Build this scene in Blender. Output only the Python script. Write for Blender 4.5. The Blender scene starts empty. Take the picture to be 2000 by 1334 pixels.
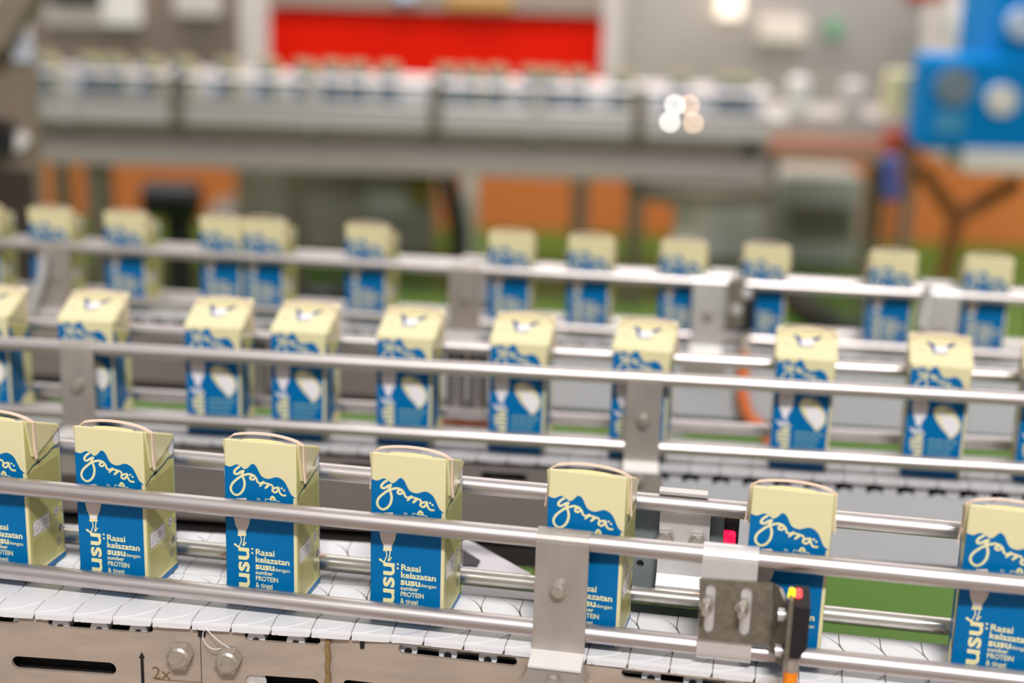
import bpy, bmesh, math, random
from mathutils import Vector, Matrix
S = bpy.context.scene
COL = S.collection
R = math.radians
# ---------------------------------------------------------------- camera
F_PX, PITCH, ROLL, CAM_H, BELT = 2872.0, R(15.11), R(1.77), 0.436, 0.95
cp, sp, cr, sr = math.cos(PITCH), math.sin(PITCH), math.cos(ROLL), math.sin(ROLL)
CAM = Vector((0, 0, BELT + CAM_H))
Rv, Dv, Fv = Vector((1, 0, 0)), Vector((0, -sp, -cp)), Vector((0, cp, -sp))
right, down = cr * Rv - sr * Dv, sr * Rv + cr * Dv
cam_d = bpy.data.cameras.new('camera'); cam = bpy.data.objects.new('camera', cam_d); COL.objects.link(cam)
M = Matrix((right, -down, -Fv)).transposed().to_4x4(); M.translation = CAM
cam.matrix_world = M
cam_d.lens = F_PX / 2000 * 36; cam_d.sensor_width = 36; cam_d.clip_start = 0.02
cam_d.dof.use_dof = True; cam_d.dof.focus_distance = 0.985; cam_d.dof.aperture_fstop = 2.7
S.camera = cam
# ---------------------------------------------------------------- world, lamps, exposure
W = bpy.data.worlds.new('hall_light'); S.world = W; W.use_nodes = True
W.node_tree.nodes['Background'].inputs[0].default_value = (1.0, 0.955, 0.945, 1)
W.node_tree.nodes['Background'].inputs[1].default_value = 0.40
def area(name, loc, target, sx, sy, power, col=(1, 0.97, 0.94)):
    l = bpy.data.lights.new(name, 'AREA'); l.shape = 'RECTANGLE'; l.size = sx; l.size_y = sy; l.energy = power; l.color = col
    o = bpy.data.objects.new(name, l); COL.objects.link(o); o.location = loc
    o.rotation_euler = (Vector(target) - Vector(loc)).to_track_quat('-Z', 'Y').to_euler()
    return o
area('ceiling_lamp_front', (0.25, -1.75, 3.75), (0.1, 0.9, 1.0), 0.9, 0.28, 135, (1, 0.975, 0.95))
area('ceiling_lamp_middle', (0.4, 2.6, 4.2), (0.4, 2.6, 0), 4.0, 0.5, 8)
area('ceiling_lamp_back', (0.5, 4.6, 4.4), (0.4, 7.0, 0.6), 6.0, 0.6, 270)
vs = S.view_settings
vs.view_transform = 'Standard'; vs.look = 'None'; vs.gamma = 1; vs.use_curve_mapping = False; vs.exposure = 0.16
try:
    S.cycles.use_denoising = True; S.cycles.denoiser = 'OPENIMAGEDENOISE'
except Exception: pass
S.cycles.max_bounces = 6; S.cycles.caustics_reflective = False; S.cycles.caustics_refractive = False; S.cycles.sample_clamp_indirect = 6
# ---------------------------------------------------------------- where a point of the photograph lies in the hall
def ray(u, v):
    a, b = u - 1000.0, v - 667.0
    return (right * a + down * b) / F_PX + Fv
def atz(u, v, z):                      # z above the belt
    d = ray(u, v); return CAM + d * ((BELT + z - CAM.z) / d.z)
def aty(u, v, y):
    d = ray(u, v); return CAM + d * (y / d.y)
# ---------------------------------------------------------------- materials
def lin(c): return tuple(((x / 255) / 12.92 if x <= 10.31 else ((x / 255 + 0.055) / 1.055) ** 2.4) for x in c)
def mat(name, rgb, rough=0.5, metal=0.0, var=0.0, vscale=(30, 30, 30), bump=0.0, bscale=(60, 60, 60), spec=None, emit=0, rgb2=None, thr=None, clear=0.0):
    m = bpy.data.materials.new(name); m.use_nodes = True; nt = m.node_tree; b = nt.nodes['Principled BSDF']
    c = lin(rgb) + (1,)
    b.inputs['Base Color'].default_value = c; b.inputs['Roughness'].default_value = rough; b.inputs['Metallic'].default_value = metal
    if spec is not None: b.inputs['Specular IOR Level'].default_value = spec
    if clear: b.inputs['Coat Weight'].default_value = clear; b.inputs['Coat Roughness'].default_value = 0.15
    if emit: b.inputs['Emission Color'].default_value = c; b.inputs['Emission Strength'].default_value = emit
    def noise(scale, detail=4):
        tc = nt.nodes.new('ShaderNodeTexCoord'); mp = nt.nodes.new('ShaderNodeMapping'); mp.inputs['Scale'].default_value = scale
        n = nt.nodes.new('ShaderNodeTexNoise'); n.inputs['Scale'].default_value = 1; n.inputs['Detail'].default_value = detail
        nt.links.new(tc.outputs['Object'], mp.inputs[0]); nt.links.new(mp.outputs[0], n.inputs['Vector']); return n
    if var or rgb2:
        n = noise(vscale); rp = nt.nodes.new('ShaderNodeValToRGB')
        if rgb2:
            rp.color_ramp.elements[0].color = c; rp.color_ramp.elements[1].color = lin(rgb2) + (1,)
            rp.color_ramp.elements[0].position, rp.color_ramp.elements[1].position = thr or (0.4, 0.65)
        else:
            rp.color_ramp.elements[0].color = tuple(x * (1 - var) for x in c[:3]) + (1,); rp.color_ramp.elements[1].color = tuple(min(1, x * (1 + var)) for x in c[:3]) + (1,)
            rp.color_ramp.elements[0].position, rp.color_ramp.elements[1].position = 0.3, 0.7
        nt.links.new(n.outputs['Fac'], rp.inputs[0]); nt.links.new(rp.outputs[0], b.inputs['Base Color'])
    if bump:
        n2 = noise(bscale, 3); bp = nt.nodes.new('ShaderNodeBump'); bp.inputs['Strength'].default_value = bump; bp.inputs['Distance'].default_value = 0.001
        nt.links.new(n2.outputs['Fac'], bp.inputs['Height']); nt.links.new(bp.outputs[0], b.inputs['Normal'])
    return m
CREAM = mat('cream_board', (226, 217, 171), 0.32, bump=0.05, bscale=(90, 90, 60), spec=0.45)
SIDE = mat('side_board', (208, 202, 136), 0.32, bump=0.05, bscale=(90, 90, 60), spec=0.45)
BLUE = mat('print_blue', (0, 107, 168), 0.34, spec=0.2)
WHITE_P = mat('print_white', (240, 236, 240), 0.35)
BEIGE_P = mat('print_beige', (228, 212, 206), 0.35)
CREAM_P = mat('print_cream', (236, 228, 176), 0.35)
GREEN_P = mat('print_green', (160, 156, 92), 0.4)
TEAL_P = mat('print_teal', (38, 84, 104), 0.4)
GREY_P = mat('print_grey', (150, 138, 136), 0.4)
SEA_P = mat('print_sea_green', (128, 172, 160), 0.4)
NAVY_P = mat('print_navy', (24, 60, 130), 0.4)
FIN = mat('seal_paper', (230, 204, 186), 0.6)
STEEL = mat('rail_steel', (212, 204, 202), 0.38, 1.0, var=0.06, vscale=(6, 300, 300), bump=0.22, bscale=(6, 900, 900))
RUSTY = mat('rusty_steel', (205, 200, 192), 0.3, 0.95, rgb2=(150, 98, 50), thr=(0.63, 0.72), vscale=(55, 160, 160), bump=0.08, bscale=(10, 600, 600))
PLATE = mat('frame_steel', (192, 176, 162), 0.42, 0.45, var=0.10, vscale=(25, 60, 90), bump=0.10, bscale=(60, 60, 900))
CLAMP = mat('clamp_steel', (184, 176, 168), 0.38, 0.6, var=0.08, vscale=(90, 90, 40), bump=0.1, bscale=(300, 300, 80))
DULL = mat('dull_steel', (128, 120, 106), 0.5, 0.5, var=0.18, vscale=(220, 220, 220), bump=0.2, bscale=(500, 500, 500))
BRIGHT = mat('bright_steel', (226, 223, 222), 0.32, 0.55, var=0.04, vscale=(60, 60, 60))
BOLT = mat('bolt_steel', (200, 192, 182), 0.3, 0.75, var=0.12, vscale=(260, 260, 260), bump=0.15, bscale=(400, 400, 400))
CHAIN = mat('chain_plastic', (232, 231, 234), 0.33, var=0.03, vscale=(60, 60, 60), spec=0.45)
CHAIN_G = mat('grey_chain_plastic', (206, 204, 208), 0.4, var=0.06, vscale=(50, 50, 50))
GAP = mat('track_dark', (96, 84, 58), 0.7)
BLACK = mat('black_plastic', (24, 24, 26), 0.45)
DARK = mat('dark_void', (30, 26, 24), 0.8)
LIP = mat('lit_lip_steel', (232, 228, 226), 0.4, 0.25)  # clamp steel whitened for the light its upturned face catches
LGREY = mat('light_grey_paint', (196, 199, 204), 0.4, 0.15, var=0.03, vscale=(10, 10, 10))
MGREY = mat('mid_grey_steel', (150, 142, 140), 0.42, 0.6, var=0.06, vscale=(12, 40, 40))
ORANGE = mat('orange_rubber', (246, 138, 20), 0.45)
ORANGE2 = mat('orange_cable', (232, 122, 70), 0.5)
INK = mat('black_ink', (18, 16, 16), 0.6)
BROWN_INK = mat('brown_mark', (120, 92, 60), 0.6)
GRIME = mat('grime', (128, 104, 66), 0.8, var=0.3, vscale=(300, 300, 300))
LED_Y = mat('yellow_led', (240, 220, 20), 0.3, emit=1.2)
LED_R = mat('red_led', (255, 70, 70), 0.3, emit=1.6)
LED_GLOW = mat('red_lens', (235, 15, 70), 0.15, emit=1.1, rgb2=(255, 90, 140), thr=(0.45, 0.6), vscale=(500, 500, 120))
# ---------------------------------------------------------------- mesh building
class MB:
    def __init__(s): s.v = []; s.f = []; s.m = []; s.sm = []; s.mats = []
    def mi(s, m):
        if m not in s.mats: s.mats.append(m)
        return s.mats.index(m)
    def add(s, vs, fs, m, smooth=False, X=None):
        o = len(s.v); k = s.mi(m)
        for p in vs:
            p = Vector(p); s.v.append(X @ p if X else p)
        for f in fs: s.f.append([o + i for i in f]); s.m.append(k); s.sm.append(smooth)
    def box(s, a, b, m, X=None):
        x0, y0, z0 = a; x1, y1, z1 = b
        s.add([(x0, y0, z0), (x1, y0, z0), (x1, y1, z0), (x0, y1, z0), (x0, y0, z1), (x1, y0, z1), (x1, y1, z1), (x0, y1, z1)],
              [(3, 2, 1, 0), (4, 5, 6, 7), (0, 1, 5, 4), (1, 2, 6, 5), (2, 3, 7, 6), (3, 0, 4, 7)], m, X=X)
    def cyl(s, p0, p1, r, m, n=24, r1=None, caps=True, X=None, smooth=True, rot=0):
        p0, p1 = Vector(p0), Vector(p1); d = (p1 - p0).normalized(); r1 = r if r1 is None else r1
        a = d.orthogonal().normalized(); b = d.cross(a)
        vs = []
        for p, q in ((p0, r), (p1, r1)):
            for i in range(n):
                t = 2 * math.pi * i / n + rot; vs.append(p + (a * math.cos(t) + b * math.sin(t)) * q)
        s.add(vs, [(i, (i + 1) % n, n + (i + 1) % n, n + i) for i in range(n)], m, smooth, X)
        if caps: s.add(vs, [tuple(range(n))[::-1], tuple(range(n, 2 * n))], m, False, X)
    def tube(s, pts, r, m, n=10):
        pts = [Vector(p) for p in pts]; rings = []
        a = None
        for i, p in enumerate(pts):
            d = (pts[min(i + 1, len(pts) - 1)] - pts[max(i - 1, 0)]).normalized()
            a = d.orthogonal().normalized() if a is None else (a - d * a.dot(d)).normalized()
            b = d.cross(a); rings.append([p + (a * math.cos(2 * math.pi * k / n) + b * math.sin(2 * math.pi * k / n)) * r for k in range(n)])
        vs = [q for g in rings for q in g]; fs = []
        for i in range(len(pts) - 1):
            for k in range(n): fs.append((i * n + k, i * n + (k + 1) % n, (i + 1) * n + (k + 1) % n, (i + 1) * n + k))
        s.add(vs, fs, m, True); s.add(rings[0] + rings[-1], [tuple(range(n))[::-1], tuple(range(n, 2 * n))], m)
    def prism(s, poly, h0, h1, m, X=None, axis='z', side=None):     # poly (a, b) raised from h0 to h1
        n = len(poly)
        P = (lambda a, b, h: (a, b, h)) if axis == 'z' else ((lambda a, b, h: (a, h, b)) if axis == 'y' else (lambda a, b, h: (h, a, b)))
        vs = [P(a, b, h0) for a, b in poly] + [P(a, b, h1) for a, b in poly]
        s.add(vs, [tuple(range(n))[::-1], tuple(range(n, 2 * n))], m, X=X)
        s.add(vs, [(i, (i + 1) % n, n + (i + 1) % n, n + i) for i in range(n)], side or m, X=X)
    def sheet(s, outer, holes, y0, y1, m, X=None):                  # plate in the x-z plane with holes
        bm = bmesh.new(); loops = []
        for lp in [outer] + holes:
            vs = [bm.verts.new((a, y0, b)) for a, b in lp]
            for i in range(len(vs)): bm.edges.new((vs[i], vs[(i + 1) % len(vs)]))
            loops.append(lp)
        bmesh.ops.triangle_fill(bm, use_beauty=True, use_dissolve=False, edges=bm.edges[:])
        bm.verts.index_update(); vs = [v.co.copy() for v in bm.verts]; fs = [tuple(v.index for v in f.verts) for f in bm.faces]; bm.free()
        s.add(vs, fs, m, X=X); s.add([(v.x, y1, v.z) for v in vs], fs, m, X=X)
        o = 0
        for lp in loops:
            n = len(lp); q = [(a, y0, b) for a, b in lp] + [(a, y1, b) for a, b in lp]
            s.add(q, [(i, (i + 1) % n, n + (i + 1) % n, n + i) for i in range(n)], m, X=X)
    def ngon(s, pts, m, X=None): s.add(pts, [tuple(range(len(pts)))], m, X=X)
    def mesh(s, name):
        me = bpy.data.meshes.new(name); me.from_pydata([tuple(p) for p in s.v], [], s.f)
        for m in s.mats: me.materials.append(m)
        me.polygons.foreach_set('material_index', s.m); me.polygons.foreach_set('use_smooth', s.sm); me.update()
        return me
    def build(s, name, parent=None, bevel=0, seg=2, fix=True):
        me = s.mesh(name)
        if fix:
            bm = bmesh.new(); bm.from_mesh(me); bmesh.ops.recalc_face_normals(bm, faces=bm.faces[:]); bm.to_mesh(me); bm.free()
        o = bpy.data.objects.new(name, me); COL.objects.link(o)
        if parent: o.parent = parent
        if bevel:
            b = o.modifiers.new('bevel', 'BEVEL'); b.width = bevel; b.segments = seg; b.limit_method = 'ANGLE'; b.angle_limit = R(40)
        return o
def empty(name, loc, rz=0):
    o = bpy.data.objects.new(name, None); COL.objects.link(o); o.location = loc; o.rotation_euler = (0, 0, rz); o.empty_display_size = 0.05; return o
def tag(o, label=None, cat=None, group=None, kind=None):
    for k, v in (('label', label), ('category', cat), ('group', group), ('kind', kind)):
        if v: o[k] = v
    return o
def part(name, mb, parent, bevel=0, label=None, kind=None, seg=2):
    o = mb.build(name, parent, bevel, seg); tag(o, label, None, None, kind); return o
def copy_tree(o, parent=None):
    c = o.copy(); COL.objects.link(c)
    if parent: c.parent = parent
    for ch in list(o.children): copy_tree(ch, c)
    return c
def inst(name, me, parent, M4):
    o = bpy.data.objects.new(name, me); COL.objects.link(o); o.parent = parent; o.matrix_local = M4; return o
def smooth(pts, n=6):                                             # Catmull-Rom through the points
    out = []; P = [pts[0]] + list(pts) + [pts[-1]]
    for i in range(1, len(P) - 2):
        p0, p1, p2, p3 = P[i - 1:i + 3]
        for k in range(n):
            t = k / n
            out.append(tuple(0.5 * (2 * b + (c - a) * t + (2 * a - 5 * b + 4 * c - d) * t * t + (3 * b - a - 3 * c + d) * t ** 3) for a, b, c, d in zip(p0, p1, p2, p3)))
    out.append(tuple(pts[-1])); return [Vector(p) for p in out] if len(pts[0]) == 3 else out
# ---------------------------------------------------------------- the hall
def struct(name, mb, bevel=0): return tag(mb.build(name, None, bevel), kind='structure')
m_floor = mat('green_floor_paint', (76, 112, 38), 0.5, spec=0.25, rgb2=(88, 120, 52), thr=(0.35, 0.7), vscale=(1.2, 1.2, 1.2))
fl = MB(); fl.box((-7, -3.2, -0.1), (7, 7.3, 0), m_floor); struct('floor', fl)
m_wall = mat('pale_wall_panel', (196, 186, 180), 0.5, var=0.03, vscale=(2, 2, 2))
wl = MB(); wl.box((-7, 7.3, 0), (7, 7.45, 4.6), m_wall); struct('wall_back', wl)
for nm, x in (('wall_left', -7.15), ('wall_right', 7.0)):
    w = MB(); w.box((x, -3.2, 0), (x + 0.15, 7.45, 4.6), m_wall); struct(nm, w)
m_dado = mat('orange_wall_paint', (206, 120, 62), 0.5, var=0.05, vscale=(1.5, 1.5, 1.5))
dd = MB(); dd.box((-7, 7.27, 0), (7, 7.3, 0.66), m_dado); struct('trim_1', dd, 0.004)
m_tan = mat('tan_reflection_mat', (156, 140, 128), 0.6, var=0.06, vscale=(3, 3, 3))  # unseen mat, added so the steel side plates reflect warm brown
fm = MB(); fm.box((-7, -3.2, 0), (7, 0.72, 0.006), m_tan); struct('added_floor_mat', fm)
# ---------------------------------------------------------------- milk carton
CW, CD, H1, H2 = 0.050, 0.047, 0.117, 0.1005
def text_polys(s, size, bold=0.0):
    cu = bpy.data.curves.new('lettering', 'FONT'); cu.body = s; cu.size = size; cu.offset = bold; cu.resolution_u = 3
    o = bpy.data.objects.new('lettering', cu); COL.objects.link(o); dg = bpy.context.evaluated_depsgraph_get(); dg.update()
    me = o.evaluated_get(dg).to_mesh(); vs = [v.co.copy() for v in me.vertices]; fs = [tuple(p.vertices) for p in me.polygons]
    o.evaluated_get(dg).to_mesh_clear(); bpy.data.objects.remove(o); bpy.data.curves.remove(cu); return vs, fs
FIT = lambda t: t * 0.97 if t <= 100 else 97 + (t - 100) * 20 / 17
class Face:          # flat print on one face: a = mm from its left edge, t = mm below its top edge
    def __init__(s, origin, ux, uz, nrm, fit=False): s.fit = fit; s.o, s.ux, s.uz, s.n = Vector(origin), Vector(ux), Vector(uz), Vector(nrm); s.mb = MB()
    def P(s, a, t, k):
        t = min(FIT(t) if s.fit else t, 116.7)
        return s.o + s.ux * (a * 0.001) - s.uz * (t * 0.001) + s.n * (0.00012 + 0.00004 * k)
    def poly(s, pts, m, k=0): s.mb.ngon([s.P(a, t, k) for a, t in pts], m)
    def rect(s, a0, t0, a1, t1, m, k=0): s.poly([(a0, t1), (a1, t1), (a1, t0), (a0, t0)], m, k)
    def disc(s, a, t, r, m, k=0, ry=None, n=18, rot=0):
        ry = ry or r; c, q = math.cos(rot), math.sin(rot)
        s.poly([(a + r * math.cos(x) * c - ry * math.sin(x) * q, t + r * math.cos(x) * q + ry * math.sin(x) * c) for x in [-2 * math.pi * i / n for i in range(n)]], m, k)
    def stroke(s, pts, w, m, k=1, sm=True):
        p = smooth(pts, 5) if sm and len(pts) > 2 else list(pts); n = len(p); L, Rr = [], []
        for i in range(n):
            a, b = p[max(i - 1, 0)], p[min(i + 1, n - 1)]; dx, dy = b[0] - a[0], b[1] - a[1]; d = math.hypot(dx, dy) or 1
            L.append((p[i][0] - dy / d * w / 2, p[i][1] + dx / d * w / 2)); Rr.append((p[i][0] + dy / d * w / 2, p[i][1] - dx / d * w / 2))
        vs = [s.P(a, t, k + 0.6 * (i % n) / n) for i, (a, t) in enumerate(L + Rr)]; s.mb.add(vs, [(i, i + 1, n + i + 1, n + i) for i in range(n - 1)], m)
        s.disc(p[0][0], p[0][1], w / 2, m, k - 0.15, n=10); s.disc(p[-1][0], p[-1][1], w / 2, m, k + 0.75, n=10)
    def text(s, body, a, t, size, m, k=1, bold=0.0, width=None, vert=False):   # baseline at t; vert: read bottom to top
        vs, fs = text_polys(body, size, bold * size); w = max(v.x for v in vs); kx = (width / w) if width else 1
        q = [(s.P(a - v.y, t - v.x * kx, k) if vert else s.P(a + v.x * kx, t - v.y, k)) for v in vs]; s.mb.add(q, fs, m)
    def build(s, name, parent): return s.mb.build(name, parent, fix=False)
E = 0.0004
def cpx(X, Y): return ((X - 220 - 0.035 * (Y - 258)) / 22.3, (Y - 258 - 0.123 * (X - 220)) / 22.0)      # photographed front of the second carton, in mm
def fpx(X, Y): return ((X - 97 - 0.035 * (Y - 112)) / 9.9, (Y - 112 - 0.123 * (X - 97)) / 9.79)
WAVE = [(235, 680), (330, 712), (415, 680), (480, 700), (545, 755), (600, 740), (670, 675), (735, 720), (790, 830), (840, 890), (930, 920), (1040, 895), (1110, 915), (1180, 975), (1230, 1070), (1280, 1170), (1340, 1228)]
def carton():
    root = empty('milk_carton', (0, 0, 0))
    b = MB(); hw, hd = CW / 2, CD / 2
    b.add([(-hw, -hd, 0), (hw, -hd, 0), (hw, hd, 0), (-hw, hd, 0), (-hw, -hd, H1), (hw, -hd, H1), (hw, hd, H2), (-hw, hd, H2)], [(3, 2, 1, 0), (4, 5, 6, 7), (0, 1, 5, 4), (2, 3, 7, 6)], CREAM)
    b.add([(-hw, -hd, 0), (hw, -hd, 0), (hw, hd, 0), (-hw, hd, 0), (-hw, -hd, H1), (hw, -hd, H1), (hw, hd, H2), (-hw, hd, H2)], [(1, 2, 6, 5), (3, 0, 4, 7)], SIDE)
    me = b.mesh('body'); bm = bmesh.new(); bm.from_mesh(me); bmesh.ops.remove_doubles(bm, verts=bm.verts[:], dist=1e-6); bmesh.ops.recalc_face_normals(bm, faces=bm.faces[:]); bm.to_mesh(me); bm.free()
    o = bpy.data.objects.new('body', me); COL.objects.link(o); o.parent = root
    bv = o.modifiers.new('bevel', 'BEVEL'); bv.width = 0.0011; bv.segments = 2
    # folded ears, one each side, and the paper seal that arches over the top and down both ears
    for s in (-1, 1):
        e = MB(); x0, x1 = s * (hw - 0.0002), s * (hw + 0.0014)
        tri = [(-hd + 0.0012, H1 - 0.0012), (hd - 0.0012, H2 - 0.0008), (-hd + 0.0120, H1 - 0.0285), (-hd + 0.0080, H1 - 0.0280)]
        e.prism(tri, x0, x1, CREAM, axis='x'); part('folded_ear', e, root, 0.0004)
    f = MB(); path = []
    yf = -hd + 0.0085; zt = lambda y: H1 - (H1 - H2) * (y + hd) / CD
    for i in range(5): path.append((-hw - 0.0014 - 0.0022 * (1 - i / 4) ** 1.5, yf + 0.002, zt(yf) - 0.0265 + 0.0255 * i / 4))
    for i in range(1, 14):
        x = -hw + 0.0035 + (CW - 0.0060) * (i - 1) / 12; q = (x + 0.001) / hw
        path.append((x, yf, zt(yf) + 0.0012 + 0.0042 * max(0, 1 - q * q) ** 0.75))
    for i in range(6): path.append((hw + 0.0014 + 0.0011 * (i / 5) ** 2, yf + 0.002, zt(yf) - 0.0012 - 0.0255 * i / 5))
    n = len(path); vs = []
    for i, p in enumerate(path):
        a, c = path[max(i - 1, 0)], path[min(i + 1, n - 1)]; d = (Vector(c) - Vector(a)).normalized(); nr = Vector((-d.z, 0, d.x))
        for dy, dn in ((-0.0012, -0.0005), (0.0016, -0.0005), (0.0016, 0.0005), (-0.0012, 0.0005)): vs.append(Vector(p) + Vector((0, dy, 0)) + nr * dn)
    f.add(vs, [(i * 4 + k, i * 4 + (k + 1) % 4, i * 4 + 4 + (k + 1) % 4, i * 4 + 4 + k) for i in range(n - 1) for k in range(4)] + [(0, 1, 2, 3), (4 * n - 1, 4 * n - 2, 4 * n - 3, 4 * n - 4)], FIN)
    wb = [(-0.017, zt(yf) - 0.002)] + [(x, zt(yf) + 0.0012 * math.cos((x + 0.001) / 0.016 * math.pi / 2) ** 0.8) for x in (-0.015, -0.012, -0.008, -0.004, 0.0, 0.004, 0.008, 0.011, 0.013)] + [(0.015, zt(yf) - 0.002)]
    f.prism(wb, yf + 0.0006, yf + 0.0012, CREAM, axis='y')
    part('paper_seal', f, root)
    # tall face
    T = Face((-hw, -hd, H1), (1, 0, 0), (0, 0, 1), (0, -1, 0), True)
    wv = smooth([cpx(*p) for p in WAVE], 4); wv = [(min(max(a, 0.25), 49.6), t) for a, t in wv]
    T.poly([(0.25, 116.6), (47.7, 116.6), (47.7, 38.4), (49.7, 38.2)] + wv[::-1], BLUE)
    for kk, (st, w) in enumerate((([(472, 716), (430, 745), (396, 790), (406, 826), (450, 828), (500, 795), (538, 785)], 1.65),
                  ([(538, 785), (512, 850), (540, 900), (558, 980), (545, 1070), (500, 1140), (430, 1166), (365, 1120), (344, 1050), (370, 980), (430, 920), (500, 870), (580, 842), (640, 838), (700, 862)], 1.65),
                  ([(700, 862), (650, 880), (648, 912), (688, 926), (722, 893), (702, 862), (738, 905), (762, 965), (804, 990)], 1.45),
                  ([(804, 990), (862, 962), (800, 1026)], 1.35), ([(800, 1026), (850, 985), (900, 990), (945, 1010), (886, 1062)], 1.35), ([(886, 1062), (930, 1010), (985, 1020), (1000, 1060)], 1.35),
                  ([(1082, 1058), (1020, 1068), (994, 1105), (1040, 1136), (1084, 1092), (1090, 1058), (1102, 1122), (1142, 1178), (1196, 1186)], 1.45))):
        T.stroke([cpx(*p) for p in st], w, CREAM_P, 1 + kk)
    for p in ((1136, 1074), (1174, 1108)): T.disc(*cpx(*p), 0.75, CREAM_P, 1)
    a, t = cpx(755, 1244); T.text('by', a, t + 0.2, 2.6, CREAM_P, 1)
    a, t = cpx(1000, 1232); T.poly([(a - 2.0, t + 1.6), (a + 2.0, t + 1.6), (a + 2.0, t - 0.2), (a + 1.0, t - 1.6), (a, t - 2.0), (a - 1.0, t - 1.6), (a - 2.0, t - 0.2)], CREAM_P, 1); T.disc(a, t + 0.5, 0.7, GREEN_P, 2)
    T.stroke([(a - 5.2, t + 2.2), (a - 5.2, t + 0.7), (a - 2.4, t + 1.0)], 0.5, CREAM_P, 1, False); T.stroke([(a + 2, t + 1.2), (a + 4.6, t + 1.9)], 0.5, CREAM_P, 1, False)
    bot = [(178, 685), (190, 735), (206, 770), (208, 800), (204, 803), (206, 812), (264, 812), (266, 803), (262, 800), (264, 775), (282, 735), (290, 690)]
    bt = [fpx(*p) for p in bot]; top = [(bt[-1][0] - 0.1, bt[-1][1] - 9), (bt[-1][0] - 2.6, bt[-1][1] - 15), (bt[0][0] + 2.4, bt[0][1] - 15), (bt[0][0], bt[0][1] - 8)]
    T.poly((bt + top)[::-1], CREAM_P, 1)
    inn = [(a + (0.55 if a < 12 else -0.55), t) for a, t in [bt[0], bt[1], (bt[2][0] - 0.4, bt[2][1] - 1.5), (bt[9][0] + 0.4, bt[9][1] - 1.5), bt[10], bt[11]] + top]
    T.poly(inn[::-1], BEIGE_P, 2); T.poly([(9.2, 64.6), (9.4, 67.6), (13.7, 67.6), (14.2, 64.6)], WHITE_P, 3)
    T.stroke([fpx(*p) for p in ((226, 815), (232, 845), (218, 886))], 0.7, CREAM_P, 1); T.stroke([fpx(*p) for p in ((254, 815), (250, 850), (244, 884))], 0.7, CREAM_P, 2)
    for kk, (p, r, ry, ro) in enumerate((((192, 876), 1.3, 0.9, 0.6), ((214, 892), 2.0, 0.8, 0.5), ((250, 876), 1.1, 0.8, -0.8), ((262, 862), 0.7, 0.6, 0))): T.disc(*fpx(*p), r, CREAM_P, 3 + kk, ry, 14, ro)
    T.text('susu', 16.2, 115.6, 15.6, CREAM_P, 7, 0.022, 37.4, True)
    for t in (78.6, 81.6): T.disc(18.6, t, 0.75, CREAM_P, 1)
    T.text('Rasai', 20.6, 82.6, 6.3, CREAM_P, 1, 0.022, 13.6); T.text('kelazatan', 20.6, 88.0, 6.2, CREAM_P, 1, 0.026, 24.0)
    T.text('susu', 20.6, 93.2, 7.0, CREAM_P, 1, 0.036, 13.4); T.text('dengan', 34.2, 93.3, 3.7, CREAM_P, 1, 0.008, 10.6)
    T.text('sumber', 20.6, 97.0, 4.1, CREAM_P, 1, 0.022, 12.4); T.text('PROTEIN', 20.6, 101.4, 4.5, CREAM_P, 1, 0.022, 15.9); T.text('& tinggi', 20.6, 105.6, 4.3, CREAM_P, 1, 0.014, 12.0)
    T.build('front_print', root)
    # short face with the sloping lid above it (seen on the middle conveyor)
    K = Face((hw, hd, H2), (-1, 0, 0), (0, 0, 1), (0, 1, 0))
    w2 = [(a, max(t - 15.6, 0.3)) for a, t in wv]
    K.poly([(0.25, 100), (47.7, 100), (47.7, 22), (49.7, 21.8)] + w2[::-1], BLUE)
    off = lambda pts: [(a, t - 15.2) for a, t in pts]
    for kk, (st, w) in enumerate((([(430, 745), (396, 790), (406, 826), (450, 828), (538, 785), (512, 850), (558, 980), (545, 1070), (500, 1140), (430, 1166), (365, 1120), (344, 1050), (430, 920), (580, 842), (700, 862)], 1.4),
                  ([(700, 862), (650, 880), (648, 912), (688, 926), (722, 893), (738, 905), (762, 965), (804, 990), (862, 962), (840, 1020), (945, 1010), (920, 1060), (985, 1020), (994, 1105), (1040, 1136), (1084, 1092), (1102, 1122), (1196, 1186)], 1.2))):
        K.stroke(off([cpx(*p) for p in st]), w, CREAM_P, 1 + kk)
    K.poly([(4.2, 32), (4.0, 38), (5.4, 45), (8.2, 51), (9.0, 55), (12.6, 55), (13.4, 51), (16.4, 45), (17.6, 38), (17.0, 32)], WHITE_P, 1)
    K.poly([(4.6, 32), (4.4, 37), (17.2, 37), (16.6, 32)], BEIGE_P, 2)
    for kk, (a, t, r, ry) in enumerate(((8.0, 60, 2.4, 2.0), (12.4, 59, 1.6, 2.4), (5.0, 58, 1.3, 1.0))): K.disc(a, t, r, WHITE_P, 1 + kk, ry)
    K.text('milk', 15.6, 92, 14.5, CREAM_P, 1, 0.03, 33, True)
    blob = smooth([(22, 41), (24, 37), (29, 35), (34, 37.5), (38, 40), (43, 45), (45.5, 50), (45, 56), (42, 61), (38.5, 64), (35, 60), (31, 56), (27, 51), (24, 46), (22, 41)], 4)[:-1]
    K.poly(blob[::-1], CREAM_P, 1)
    K.poly(smooth([(29, 45), (35, 43), (41, 47), (44, 52), (42, 58), (38.5, 62), (34, 57), (30, 51), (29, 45)], 4)[:-1][::-1], WHITE_P, 2)
    K.disc(28.5, 42.5, 2.6, WHITE_P, 3, 2.2)
    K.stroke([(26, 37.5), (33, 34.5), (40, 40)], 0.8, CREAM_P, 2)
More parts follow.
